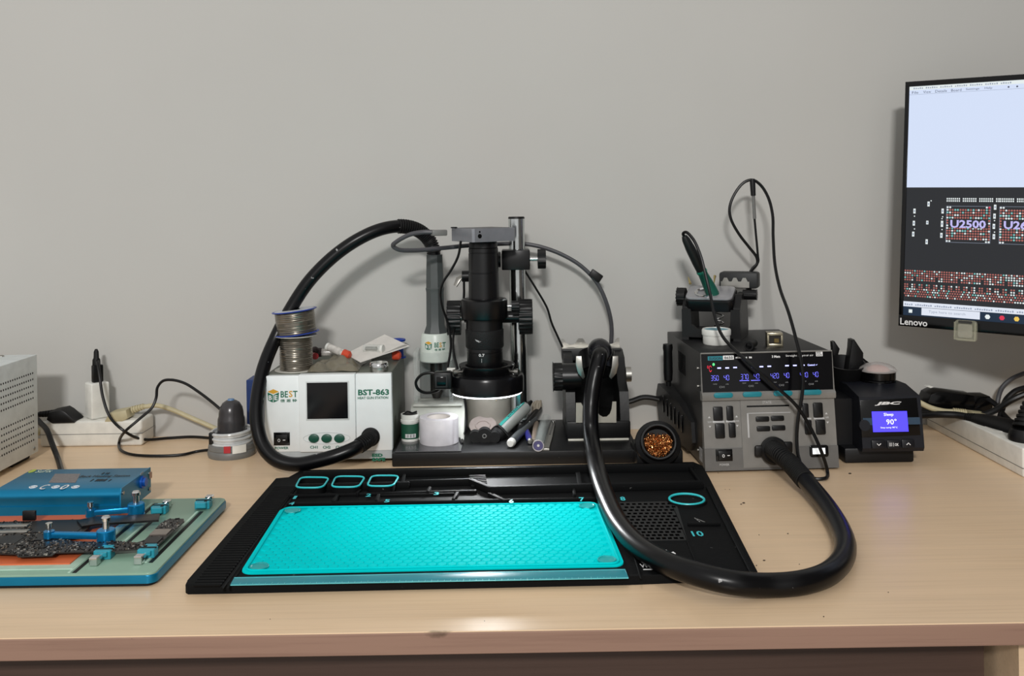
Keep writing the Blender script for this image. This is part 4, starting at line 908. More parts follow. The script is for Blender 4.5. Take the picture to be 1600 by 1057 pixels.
# ---------------------------------------------------------------- black tool stand in the middle
HY0, HY1 = 1.385, 1.485
xl, xr = at(884, 640, HY0).x, at(985, 640, HY0).x; xm = (xl + xr) / 2
g = thing('tool_stand', 'black hot air gun stand with steel comb, on the microscope base', 'stand', (xm, HY0, BT))
part('base_block', MB().box((xm, (HY0 + HY1) / 2, BT + .015), (xr - xl, HY1 - HY0, .026), .003), BLK, g)
part('foot_pad', MB().box((xm, HY0 + .005, BT + .001), (xr - xl - .006, .012, .003), .0006), mat('pad_cream', (206, 204, 192), .5), g)
zt = at(930, 540, HY1).z
M = Matrix(((0, 0, 1, 0), (1, 0, 0, 0), (0, 1, 0, 0), (0, 0, 0, 1)))
side = [(HY0 + .002, BT + .026), (HY1, BT + .026), (HY1, zt - .004), (HY1 - .02, zt - .004), (HY0 + .055, zt - .012), (HY0 + .034, .098), (HY0 + .012, .088), (HY0 + .006, .07)]
for x in (xl + .001, xr - .0145): part('side_wall', MB().prism(side, x, x + .0135, M), BLK, g)
xc0, xc1 = at(877, 540, HY1).x, at(968, 540, HY1).x
part('back_wall', MB().box((xm - .002, HY1 - .004, (BT + .026 + zt - .006) / 2), (xr - xl - .012, .008, zt - .006 - BT - .026), .001), BLK, g)
part('top_bar', MB().box(((xc0 + xc1) / 2, HY1 - .01, zt - .011), (xc1 - xc0, .024, .018), .002), DGREY, g)
# steel comb with round notches
pts = [(xc0, zt - .002), (xc0, zt + .011)]
for k in range(3):
    cxn = xc0 + (xc1 - xc0) * (k + .5) / 3
    pts += [(cxn - .0115, zt + .011), (cxn - .0105, zt + .009)] + [(cxn - .0095 * math.cos(t * math.pi / 8), zt + .009 - .0075 * math.sin(t * math.pi / 8)) for t in range(9)] + [(cxn + .0105, zt + .009), (cxn + .0115, zt + .011)]
pts += [(xc1, zt + .011), (xc1, zt - .002)]
MXZ = Matrix(((1, 0, 0, 0), (0, 0, -1, 0), (0, 1, 0, 0), (0, 0, 0, 1)))
part('comb', MB().prism(pts, -(HY1 + .002), -(HY1 + .0005), MXZ).box(((xc0 + xc1) / 2, HY1 - .008, zt - .0015), (xc1 - xc0, .02, .0012)), STEEL, g)
# pivot knob left, silver clips
zk = at(875, 590, 1.40).z; kx = at(887, 590, 1.40).x
part('pivot_knob', knob(MB(), (kx - .008, 1.405, zk), (-1, 0, 0), .0205, .0135, 18, .05, .003), BLK, g)
part('pivot_boss', MB().cyl((kx - .009, 1.405, zk), (xl + .024, 1.405, zk), .0195, n=28), BLK2, g)
part('pivot_screw', MB().cyl((xr - .004, 1.405, zk + .002), (xr + .004, 1.405, zk + .002), .011, n=20), STEEL, g)
for s, px in ((1, 906), (-1, 959)):
    q = [(900, 557), (909, 557), (909.5, 574), (914.5, 589), (911, 593), (903, 584), (899.5, 570)]
    if s < 0: q = [(1866 - a_, b_) for a_, b_ in q]
    part('spring_clip', MB().poly(q, yp(1.374), -.003, .0005, .0006), STEEL, g)
part('gun_cradle', MB().lathe([(.022, 0), (.026, 0), (.027, .03), (.023, .03), (.022, 0)], axis_m(at(934, 582, 1.40), (0, .55, .83)), 30, a0=0, a1=360), BLK2, g)
# steel plate with U notch
x0, x1 = at(900, 645, 1.383).x, at(963, 645, 1.383).x; z0, z1 = at(930, 660, 1.383).z, at(930, 630, 1.383).z; xc = (x0 + x1) / 2 + .006
pts = [(x0, z0), (x1, z0), (x1, z1), (x1 - .006, z1)] + [(xc + .015 * math.cos(t * math.pi / 8), z0 + .016 - .0115 * math.sin(t * math.pi / 8)) for t in range(9)] + [(xc - .019, z1 - .004), (x0 + .004, z1)]
part('notched_plate', MB().poly([(900, 661), (963, 661), (963, 628), (957, 628), (955.5, 640), (953, 647), (948, 651.5), (942, 652), (937, 649), (934, 645), (925, 648), (913, 640), (908, 630), (900, 630)], yp(1.3795), -.0015, 0), mat('plate_steel', (188, 184, 172), .4, .4), g)

# grey station's hose and gun, resting in that stand
ph = at(938, 549, 1.372)
g = thing('hot_air_hose', 'thick glossy black hose sweeping from tool stand across the mat', 'hose', on(1150, 913))
part('gun_handle', MB().lathe([(0, -.05), (.013, -.05), (.0155, -.03), (.0178, -.01), (.0178, .002), (.0162, .010), (.0125, .015), (0, .015)], axis_m(ph + V(0, .004, -.001), (-.02, -.96, .03)), 32), mat('gun_black', (22, 22, 26), .25), g)
hp = spline([ph + V(0, -.006, -.002), at(937, 557, 1.345), at(933, 574, 1.332), at(927, 602, 1.324), at(923, 637, 1.316), at(923, 672, 1.30), at(928, 708, 1.255), on(936, 744, .0315), on(949, 782, .0245), on(969, 822, .0208), on(1000, 856, .0205), on(1040, 880, .0205), on(1090, 898, .0203), on(1145, 911, .0165), on(1200, 915, .0112), on(1252, 911, .0112), on(1292, 898, .0112), on(1315, 877, .0112), on(1321, 853, .0112), on(1312, 825, .0112), on(1294, 795, .0125), on(1272, 767, .0155), on(1252, 744, .021), on(1235, 725, .027), on(1220, 712, .032), at(1207, 702, 1.272)], 12)
part('hose', MB().tube(hp, .0110, 20), HOSE, g)
part('strain_relief', arc_ribs(hp, at(1210, 705, 1.27), on(1258, 751, .02), .0112, .0013, .0042), RUB, g)

# ---------------------------------------------------------------- brass wool cleaner
c = on(1032, 735); CY = c.y + .002; cX = c.x
g = thing('tip_cleaner', 'black tip cleaner filled with curly brass wool by the grey station', 'tip cleaner', (cX, CY + .03, 0))
part('foot', MB().box((cX, CY + .035, .013), (.064, .066, .026), .003), BLK, g)
dirn = V(-.05, -.90, .42).normalized(); cc = at(1029, 691, CY - .006)
A = axis_m(cc, dirn)
part('barrel', MB().lathe([(.0213, .002), (.0242, .002), (.0255, -.004), (.0305, -.007), (.0315, -.012), (.0315, -.05), (0, -.05)], A, 40), BLK, g)
part('rim', MB().torus(cc + dirn * .002, dirn, .0228, .0015, 40, 8), DGREY, g)
part('bowl', MB().lathe([(.0213, .002), (.021, -.018), (0, -.02)], A, 36), RUB, g)
BR = mat('brass_curl', (214, 150, 92), .22, 1., var=.5, scale=500); mb = MB(); rnd = random.Random(3)
for k in range(2000):
    ang = rnd.uniform(0, 6.28); rad = .0185 * math.sqrt(rnd.random()); x, y = rad * math.cos(ang), rad * math.sin(ang)
    p = A @ V(x, y, 0); up1 = (p - cc).z
    if up1 > .006 + rnd.uniform(0, .006): continue
    z = -.010 + .010 * rnd.random() - max(0, up1) * .5; q = V(x, y, z); ax_ = V(rnd.uniform(-1, 1), rnd.uniform(-1, 1), rnd.uniform(-1, 1)).normalized(); Q = A @ T(q) @ ax_.to_track_quat('Z', 'Y').to_matrix().to_4x4(); r_ = rnd.uniform(.0007, .0016)
    mb.tube([Q @ V(r_ * math.cos(t), r_ * math.sin(t), t * .0003) for t in (0, .9, 1.8, 2.7, 3.6, 4.5)], .00028, 4)
part('brass_wool', mb, BR, g, kind='stuff')

# ---------------------------------------------------------------- grey multi channel station (right)
sx0, sx1 = .2555, .4375
SYB = 1.524; STZ = .158
G1 = mat('warm_grey_plastic', (124, 122, 118), .4); G2 = mat('mid_grey_plastic', (100, 99, 97), .42); SBK = mat('station_black', (25, 25, 26), .38, bump=.1)
g = thing('rework_station', 'large grey and black rework station with a lit blue digit display', 'rework station', ((sx0 + sx1) / 2, 1.40, 0))
xs = (sx0 + sx1) / 2
prof = [(1.290, .004), (SYB, .004), (SYB, STZ), (1.304, STZ), (1.2995, STZ - .003), (1.2945, .1005), (1.2945, .093)]
part('case', MB().prism(prof, sx0 + .0008, sx1 - .0008, M), SBK, g)
P1 = Plane((0, 1.2815, .006), (0, -.0897, -.0125)); P1 = Plane((0, 1.2815, .006), V(0, -(.0957 - .006), (1.2935 - 1.2815)))
P2 = Plane((0, 1.2935, .1005), V(0, -(STZ - .1005), (1.2995 - 1.2935)))
lowp = [(1.2815, .006), (1.295, .006), (1.297, .0950), (1.2933, .0950)]
fl = part('front_panel', MB().prism(lowp, sx0, sx1, M), G1, g)
part('front_base', MB().prism([(1.2800, .003), (1.295, .003), (1.295, .032), (1.2835, .032)], sx0 - .0006, sx1 + .0006, M), G2, g)
cx0, cx1 = P1.hit(1158, 660).x, P1.hit(1241, 660).x
part('centre_panel', MB().prism([(p[0] - .0016, p[1]) for p in lowp[:1]] + [(1.29, .006), (1.2955, .0945)] + [(1.2917, .0945)], cx0, cx1, M), G1, g)
ledge = part('button_ledge', MB().prism([(1.2895, .0955), (1.30, .0945), (1.302, .1065), (1.2925, .1065), (1.2888, .1035), (1.2886, .098)], sx0 - .001, sx1 + .001, M), G1, g)
dp = part('display_panel', MB().prism([(1.2932, .1062), (1.2932 + .0058, STZ + .0006), (1.304, STZ + .0006), (1.302, .1062)], sx0 + .0005, sx1 - .0005, M), mat('glossy_display', (10, 10, 13), .12), g)
part('display_frame', MB().tube([V(sx0, 1.2932, .1065), V(sx0, 1.299, STZ + .0006), V(sx1, 1.299, STZ + .0006), V(sx1, 1.2932, .1065)], .0011, 8), G1, g)
P2 = Plane((0, 1.2932, .1062), V(0, -(STZ - .1056), .0058))
def P1o(d): return Plane(P1.p + P1.n * d, P1.n)
LED = mat('blue_led', (120, 120, 255), .5, var=0, emit=.75, ec=(104, 104, 246)); LEDW = mat('pale_led', (200, 204, 255), .5, var=0, emit=1.2, ec=(170, 176, 255))
LEDR = mat('red_led', (220, 30, 60), .5, var=0, emit=.6); LEDG = mat('green_led', (90, 220, 130), .5, var=0, emit=.6)
part('brand_patch', MB().plate((1106, 556.5, 1129.5, 563), P2, 0, .0003), TEAL, dp)
part('brand_patch', MB().plate((1130, 555.5, 1147, 562), P2, 0, .0003), WTXT, dp)
part('lettering', MB().text('SUGON', (1108, 557.8, 1128, 562), P2, .0005, .02).text('8650', (1132, 556.8, 1145.5, 561), P2, .0005, .02), DTXT, dp)
part('lettering', MB().strokes((1150, 557.3, 1178, 560), P2, 12, .0004).text('3 Mem', (1207, 555.5, 1220, 559.5), P2, .0004, .03).text('Straight / Spiral air', (1229, 554.5, 1273, 558.5), P2, .0004).plate((1277, 550, 1287.5, 557.5), P2, 0, .0003), WTXT, dp)
part('lettering', MB().text('ESD\nSAFE', (1278, 550.8, 1286.5, 556.8), P2, .0005, .02), DTXT, dp)
mb = MB()
for x, y in ((1124, 575), (1136.5, 574.8), (1149, 574.3), (1178, 573.6), (1190.5, 573.2), (1203, 572.8), (1231, 572), (1243.5, 571.7), (1256, 571.4)): mb.plate((x - 2.9, y - 1, x + 2.9, y + 1), P2, 0, .0003)
mb.text('Control ✓', (1263.5, 569.5, 1279, 572.5), P2, .0004, .02)
part('status_dashes', mb, LEDW, dp)
part('unit_symbol', MB().text('℃', (1105, 571, 1112, 581), P2, .0004), LEDR, dp)
part('drop_symbol', MB().oval((1113.3, 567, 1117, 571.5), P2, 0, .0004), LEDG, dp)
for s, x0, x1, y in (('350', 1109.5, 1124, 590.5), ('40', 1130, 1140.5, 590), ('370', 1156.5, 1171, 588.8), ('40', 1177.5, 1188, 588.3), ('420', 1204, 1219, 587.6), ('40', 1225, 1235.5, 587.1), ('480', 1250.5, 1265, 586.5), ('40', 1271, 1281.5, 586)):
    part('digits', MB().seg7(s, (x0 + .8, y - 3.8, x1 - .8, y + 3.8), P2), LED, dp)
part('underline', MB().plate((1156, 594.3, 1171, 595.3), P2, 0, .0003).plate((1174, 594, 1188.5, 595), P2, 0, .0003), LED, dp)
for s, x, y in (('CH1', 1128, 604.5), ('CH2', 1174, 603.3), ('CH3', 1222, 602.3), ('CH4', 1269, 601)):
    part('lettering', MB().text(s, (x - 4, y - 1.5, x + 4, y + 1.5), P2, .0004).text('TEMP', (x - 14, y - 5.2, x - 7.5, y - 3.6), P2, .0004).text('AIR', (x + 6, y - 5.2, x + 11, y - 3.6), P2, .0004), mat('faint_print', (150, 152, 154), .6, var=0), dp)
PLg = Plane((0, 1.2886, .1), (0, -1, 0))
for x, y in ((1130, 617.3), (1175.5, 616.2), (1224, 615), (1270, 613.8)):
    part('channel_button', MB().plate((x - 15, y - 4, x + 15, y + 4), PLg, 0, .0022, r=.0034, bev=.0008), TEAL, ledge)
# lower panel buttons
KEY = mat('key_black', (17, 17, 18), .3)
for b in ((1114, 635, 1129, 657), (1117, 661, 1132, 684.5), (1135, 634, 1145.5, 657), (1138.5, 660, 1149, 683.5), (1255, 631, 1264.5, 653.5), (1258.5, 657, 1269.5, 680), (1272, 630, 1287, 653.5), (1276, 656.5, 1291, 680)):
    part('key', MB().plate(b, P1, 0, .0028, r=.002, bev=.0009), KEY, g)
for b in ((1113, 657.3, 1132, 660.6), (1134, 656.8, 1149, 660), (1256, 653.8, 1269, 656.8), (1273, 653.6, 1290, 656.6)):
    part('key_divider', MB().plate(b, P1, 0, .0008, bev=.0003), mat('pale_trim', (186, 186, 186), .35), g)
PCn = P1o(.0016)
for b in ((1181, 651, 1202, 659), (1205, 650, 1225.5, 658), (1182.5, 666, 1203.5, 674), (1206.5, 665, 1227.5, 673)): part('key', MB().plate(b, PCn, 0, .0022, r=.0016, bev=.0006), KEY, g)
part('slot', MB().plate((1167, 633.5, 1234, 636), PCn, -.001, .0003), GLOSS, g)
part('lettering', MB().text('STATE', (1192, 627, 1206, 631), PCn, .0003), mat('pale_trim', (186, 186, 186), .35), g)
part('trim_line', MB().plate((1168, 646, 1170.5, 684), PCn, 0, .0004).plate((1168, 645, 1236, 646), PCn, 0, .0004), mat('pale_trim', (186, 186, 186), .35), g)
LT = mat('pale_print2', (200, 200, 200), .6, var=0)
part('lettering', MB().text('TEMP', (1105, 658, 1112, 660.5), P1, .0003).text('AIR', (1149.5, 656.5, 1155, 659), P1, .0003).text('AIR', (1291.5, 652, 1297, 655), P1, .0003).poly([(1106, 653), (1110, 653), (1108, 650)], P1, 0, .0003).poly([(1107, 665), (1111, 665), (1109, 668)], P1, 0, .0003).poly([(1149, 652), (1153, 652), (1151, 649)], P1, 0, .0003).poly([(1150, 664), (1154, 664), (1152, 667)], P1, 0, .0003).poly([(1291, 648.5), (1295, 648.5), (1293, 645.5)], P1, 0, .0003).poly([(1293, 660), (1297, 660), (1295, 663)], P1, 0, .0003), LT, g)
PBs = Plane((0, 1.2800, .003), V(0, -(.032 - .003), 1.2835 - 1.2800))
sw = part('power_switch', MB().plate((1118, 701.5, 1144, 720), PBs, 0, .0015, bev=.0005), GLOSS, g)
part('rocker', MB().plate((1121.5, 704, 1141.5, 718), PBs, .0015, .0035, bev=.001), KEY, sw)
part('lettering', MB().text('o', (1127, 709, 1131, 714), PBs, .0037).text('-', (1135, 710.5, 1139, 711.5), PBs, .0037), WTXT, sw)
part('lettering', MB().text('POWER', (1124, 724, 1139, 727.5), PBs, .0003), LT, g)
PBn = Plane(PBs.p + PBs.n * .001, PBs.n)
wn = part('indicator', MB().plate((1266, 696.5, 1295.5, 715), PBs, 0, .0022, r=.003, bev=.0006), GLOSS, g)
part('indicator_light', MB().plate((1270, 701, 1290, 710.5), PBs, .0018, .0025), mat('lit_white', (240, 244, 246), .5, var=0, emit=.55), wn)
so = at(1208, 704, 1.28)
part('hose_socket', MB().lathe([(.012, 0), (.0185, 0), (.0185, .006), (.016, .009), (.012, .009)], axis_m(so, (.05, -1, .05)), 30).box(so + V(-.018, -.003, .0), (.016, .006, .016), .003).box(so + V(.018, -.003, .004), (.016, .006, .016), .003), BLK, g)
# left flank: vents, guard, hanging handle
mb = MB()
for k in range(7): mb.box((sx0 + .0008, 1.40 + k * .008, .125), (.0012, .003, .03))
part('vent_slots', mb, GLOSS, g)
mb = MB().prism([(1.36, .010), (1.50, .014), (1.515, .060), (1.505, .079), (1.40, .070), (1.345, .054), (1.34, .026)], sx0 - .013, sx0 + .001, M)
for v in mb.bm.verts:
    if v.co.x < sx0: v.co.x = sx0 - .004 - (v.co.y - 1.34) / .175 * .017
br = part('side_guard', mb, SBK, g)
mb = MB()
for k in range(6): mb.box((sx0 - .0042 - (.045 + k * .018) / .175 * .017, 1.385 + k * .018, .043 + k * .002), (.0022, .006, .026), .001)
part('guard_slots', mb, GLOSS, br)
for y, z in ((1.32, .11), (1.32, .135), (1.325, .02)): part('screw', MB().cyl((sx0 + .001, y, z), (sx0 - .0006, y, z), .002, n=10), STEEL, g)
part('side_label', MB().box((sx0 + .0004, 1.305, .018), (.0006, .022, .018)), mat('label_grey2', (170, 170, 170), .5, var=.3, scale=300), g)
part('mains_lead', cord([V(sx0 - .008, 1.50, .052), at(1015, 620, 1.505), at(990, 627, 1.508), at(960, 628, 1.51)], .0042, 10), CABLE, g)
g.rotation_euler = (0, 0, math.radians(2.3)); g.location.x -= .005
hb = at(1032, 570, 1.46)
single('hanging_handle', MB().lathe([(0, -.033), (.0035, -.033), (.0038, -.026), (.0055, -.024), (.0062, -.012), (.006, .02), (.0068, .026), (.0062, .0315), (0, .0325)], T(.2365, 1.46, hb.z) @ Matrix.Diagonal((1.15, 1.15, 1, 1)) , 18), BLK, 'slim black screwdriver style handle hanging on the grey station side', 'tool handle')

# ---------------------------------------------------------------- on top of the grey station
IY = 1.418
xl, xr = at(1083, 500, IY).x, at(1163, 500, IY).x; xm = (xl + xr) / 2
g = HOLD = thing('iron_holder', 'black soldering iron holder with tip rack on the grey station', 'iron holder', (xm, IY + .03, STZ))
SIL = mat('holder_silver', (160, 160, 164), .3, .4)
sidep = [(IY, STZ), (IY + .075, STZ), (IY + .078, STZ + .012), (IY + .07, STZ + .055), (IY + .06, STZ + .066), (IY + .022, STZ + .066), (IY + .004, STZ + .048)]
for x in (xl, xr - .009): part('side_wall', MB().prism(sidep, x, x + .009, M), BLK, g)
zb0 = STZ + .004
pts = [(xl, zb0), (xr, zb0), (xr, STZ + .045), (xr - .012, STZ + .045), (xr - .013, STZ + .022), (xr - .02, STZ + .016), (xl + .02, STZ + .016), (xl + .013, STZ + .022), (xl + .012, STZ + .045), (xl, STZ + .045)]
part('front_yoke', MB().prism(pts, -(IY + .008), -IY, MXZ), BLK, g)
part('floor_plate', MB().box((xm, IY + .04, STZ + .006), (xr - xl - .004, .07, .008), .001), BLK, g)
tz = at(1112, 461, IY + .02).z
nrm = V(-.08, -.35, .9).normalized()
TP = axis_m(V(xm - .004, IY + .022, tz + .001), nrm)
def along(v): return v
hx = Matrix(((1, 0, 0, 0), (0, math.cos(.37), -math.sin(.37), 0), (0, math.sin(.37), math.cos(.37), 0), (0, 0, 0, 1)))
TP = T(xm - .003, IY + .02, tz + .0) @ hx
part('top_plate', MB(TP).prism(rr(.066, .046, .008), -.018, 0, None, .003), BLK2, g)
part('top_cover', MB(TP).prism(rr(.062, .042, .008), 0, .0025, None, .001), SIL, g)
part('holder_ring', MB(TP).lathe([(.0105, .0025), (.0145, .0025), (.0145, .005), (.0125, .0055), (.0105, .004), (.0105, .0025)], T(-.006, -.004, 0), 30), CHROME, g)
part('spring', MB().tube([V(xm + .006 + .006 * math.cos(t * .7), IY + .03 + .006 * math.sin(t * .7), STZ + .012 + t * .0011) for t in range(36)], .0008, 6), CHROME, g)
zk = at(1074, 468, IY + .02).z
part('pivot_knob', knob(MB(), (xl + .001, IY + .025, zk), (-1, 0, 0), .0135, .0115, 16, .05, .002), BLK, g)
part('pivot_knob', knob(MB(), (xr - .002, IY + .045, zk + .003), (1, 0, 0), .0075, .0185, 12, .05, .0015), BLK, g)
rb = at(1140, 440, IY + .055)
part('tip_box', MB(T(rb.x, rb.y, rb.z)).box((0, .006, .0005), (.052, .026, .024), .0035), DGREY, g)
pts = [(-.019, -.007), (.019, -.007), (.019, .002)]
for k in range(3):
    c_ = .0125 - k * .0125; pts += [(c_ + .0045, .002), (c_ + .002, .0075), (c_ - .002, .0075), (c_ - .0045, .002)]
pts += [(-.019, .002)]
part('tip_rack', MB(T(rb.x - .004, rb.y - .0085, rb.z - .003) @ Matrix(((1, 0, 0, 0), (0, 0, -1, 0), (0, 1, 0, 0), (0, 0, 0, 1)))).prism(pts, 0, .0015), STEEL, g)
tips = [(at(1079, 437, 1.45), at(1086, 447, 1.44)), (at(1118, 445, 1.442), at(1116, 434, 1.45))]
for a, b in tips: part('spare_tip', MB().tube([a, a.lerp(b, .5), b], [.0006, .0012, .002], 8), mat('tip_gold', (176, 160, 110), .3, .8), g)
HOLD.rotation_euler = (0, 0, math.radians(-22)); HOLD.scale = (1.13, 1.1, 1.03)
# cable guide rod
g2 = thing('cable_guide', 'thin upright wire cable guide rising behind the iron holder', 'cable guide', at(1168, 465, IY + .05))
part('clip', MB().box(at(1170, 452, IY + .052), (.0075, .01, .020), .0012), BLK, g2)
part('rod', cord([at(1170, 448, IY + .052), at(1169, 432, IY + .052), at(1176, 419, IY + .05), at(1184.5, 410, IY + .048), at(1184, 398, IY + .046), at(1181, 365, IY + .044), at(1178, 330, IY + .042), at(1176.5, 300, IY + .04)], .0018), CABLE, g2)
part('spring_sleeve', MB().tube([at(1179, 342, IY + .0425), at(1177, 304, IY + .0402)], .0027, 10), GREY, g2)
part('grip', MB().lathe([(0, 0), (.0038, 0), (.0042, .02), (.0036, .026), (0, .026)], axis_m(at(1177, 306, IY + .04), V(-.04, 0, 1)), 14), BLK, g2)
# soldering iron
ia, ib = at(1113, 458, IY + .014), at(1070, 371, IY - .005); d = (ib - ia).normalized(); L = (ib - ia).length; A = axis_m(ia, d)
g = thing('soldering_iron', 'black and green soldering iron standing in its holder with a long cord', 'soldering iron', ia)
GRN = mat('deep_green_grip', (14, 84, 70), .4); GRN2 = mat('green_ring', (22, 122, 100), .35)
part('grip', MB(A).lathe([(0, -.004), (.0095, -.004), (.0098, .004), (.0085, .018), (.0072, .034), (.0075, .036), (0, .036)], None, 26), GRN, g)
part('ring', MB(A).lathe([(0, .036), (.0078, .036), (.0084, .038), (.0078, .040), (0, .040)], None, 26), GRN2, g)
part('barrel', MB(A).lathe([(0, .040), (.0074, .040), (.0078, .055), (.0074, .078), (.006, L - .004), (.004, L + .002), (0, L + .003)], None, 26), mat('iron_black', (22, 26, 26), .4), g)
part('shaft', MB(A).cyl((0, 0, -.03), (0, 0, -.004), .0035, n=14), STEEL, g)
FC = 1.262
cpts = [ib, ib + d * .006, at(1072, 363, IY - .012), at(1083, 374, IY - .02), at(1094, 398, IY - .03), at(1102, 428, IY - .04), at(1110, 462, 1.365), at(1117, 495, 1.345), at(1128, 524, 1.32), at(1148, 547, 1.29), at(1178, 574, 1.272), at(1212, 604, 1.268), at(1244, 634, 1.266), at(1266, 668, 1.264), at(1283, 705, 1.258), on(1293, 738, .004), on(1288, 748, .0035), on(1272, 748, .0035), on(1257, 738, .008), at(1248, 715, 1.257), at(1245, 690, 1.263), at(1247, 655, 1.266), at(1253, 620, 1.268), at(1255, 590, 1.27), at(1251, 560, 1.278), at(1243, 527, 1.30), at(1232, 488, 1.33), at(1219, 452, 1.37), at(1211, 415, 1.40), at(1208, 370, 1.43), at(1207, 335, 1.448), at(1200, 308, 1.455), at(1188, 289, 1.458), at(1176, 281.5, 1.458), at(1163, 285, 1.458), at(1148, 303, 1.458), at(1140, 325, 1.458), at(1142, 342, 1.459), at(1154, 365, 1.462), at(1170, 386, 1.466), at(1182, 402, 1.468), at(1183, 412, 1.47), at(1172, 426, 1.473), at(1165, 440, 1.476)]
part('cord', cord(cpts, .0023, 8, 8), CABLE, g)
# white pot, black tube, metal jack
c = on(1124.5, 541, STZ); cy = c.y + .021; A = T(c.x, cy, STZ)
g = thing('solder_paste_pot', 'low white round pot with blue lid disc on the grey station', 'pot', (c.x, cy, STZ))
part('pot', MB(A).lathe([(0, 0), (.0185, 0), (.0195, .0015), (.0197, .0135), (0, .0135)], None, 40), WHITE, g)
part('lid', MB(A).lathe([(.0, .0135), (.0207, .0135), (.021, .0145), (.021, .0205), (.020, .0222), (.0185, .0222), (.0178, .0205), (0, .0205)], None, 40), WHITE, g)
part('lid_disc', MB(A).lathe([(0, .0205), (.0175, .0205), (.0175, .0212), (0, .0212)], None, 36), mat('lid_blue', (128, 176, 192), .4, var=.15), g)
a, b = on(1170, 541, STZ + .0065), on(1184, 533, STZ + .0065); d = (b - a).normalized(); A = axis_m(a, d)
g = thing('rubber_sleeve', 'short black rubber sleeve lying on top of the grey station', 'sleeve', a)
part('sleeve', MB(A).lathe([(.0045, 0), (.0066, 0), (.0066, .008), (.0055, .011), (.0052, .03), (.0038, .03), (.0045, 0)], None, 22), RUB, g)
part('bore', MB(A).lathe([(0, .004), (.0046, .004), (.0046, .0045), (0, .0045)], None, 16), GLOSS, g)
c = on(1209, 543, STZ); M2 = T(c.x + .004, c.y + .012, STZ) @ rot('Z', -8)
g = thing('metal_jack', 'small shiny metal network jack on top of the grey station', 'connector', (c.x + .004, c.y + .012, STZ), -8)
JK = mat('jack_tin', (176, 168, 146), .25, .9)
part('shell', MB(M2).box((0, .0, .018), (.022, .022, .004), .0006).box((-.0095, 0, .010), (.003, .022, .0195), .0005).box((.0095, 0, .010), (.003, .022, .0195), .0005).box((0, 0, .0025), (.022, .022, .004), .0006).box((0, .008, .010), (.02, .004, .018)), JK, g)
part('insert', MB(M2).box((0, -.0005, .011), (.0165, .016, .0125)), mat('jack_dark', (40, 36, 30), .4), g)
part('contact', MB(M2).box((.002, -.0092, .009), (.007, .002, .006), .0004, 1), mat('contact_gold', (130, 112, 70), .3, .8), g)

# ---------------------------------------------------------------- small dark station with blue screen
JY = 1.302
j0, j1 = at(1344, 690, JY).x, at(1440, 690, JY).x; jm = (j0 + j1) / 2
g = thing('soldering_station', 'compact dark soldering station with glowing blue screen', 'soldering station', (jm, JY + .07, 0))
NB = mat('navy_black_plastic', (22, 24, 31), .4, bump=.08)
part('plinth', MB().box((jm - .012, JY + .085, .011), (j1 - j0 + .012, .15, .021), .003), mat('plinth_black', (13, 14, 17), .45), g)
JZ = at(1390, 620, JY + .002).z
prof = [(JY - .006, .0205), (JY - .009, .026), (JY - .006, .046), (JY + .002, JZ), (JY + .05, JZ + .008), (JY + .165, JZ + .004), (JY + .165, .0205)]
part('case', MB().prism(prof, j0, j1, M), NB, g, smooth=20)
part('left_case', MB().prism([(JY + .03, .021), (JY + .17, .021), (JY + .17, .090), (JY + .03, .086)], j0 - .036, j0 + .001, M), mat('plinth_black', (13, 14, 17), .45), g)
PJ = Plane((0, JY - .006, .046), V(0, -(JZ - .046), .008))
fp = part('face_plate', MB().poly([(1346, 684), (1438, 680), (1432, 622), (1343, 626)], PJ, 0, .0012, .0004), GLOSS, g)
part('colour_band', MB().plate((1348, 653, 1437, 664), PJ, .0012, .0015), mat('slate_band', (44, 66, 86), .35), fp)
part('lettering', MB().text('JBC', (1366, 628, 1408, 634), PJ, .0016, .05, shear=.25), mat('silver_print', (220, 220, 220), .4, var=0), fp)
part('screen', MB().plate((1362.5, 643, 1417.5, 675), PJ, .0012, .0019, rotd=0), mat('blue_screen', (40, 40, 220), .4, var=0, emit=1.0, ec=(84, 70, 255)), fp)
part('lettering', MB().text('Sleep', (1380, 645.5, 1395, 651.5), PJ, .0022, 0).text('90°', (1384, 655, 1400, 663.5), PJ, .0022, 0).text('Stop temp 90°C', (1375, 667, 1401.5, 670), PJ, .0022), mat('screen_text', (235, 240, 255), .5, var=0, emit=1.0), fp)
part('side_dial', MB().cyl(PJ.hit(1350, 665), PJ.hit(1350, 665) + PJ.n * .003, .0075, n=22), NB, fp)
PK = Plane((0, JY - .009, .026), V(0, -.02, -.003) if False else V(0, -.02, .003))
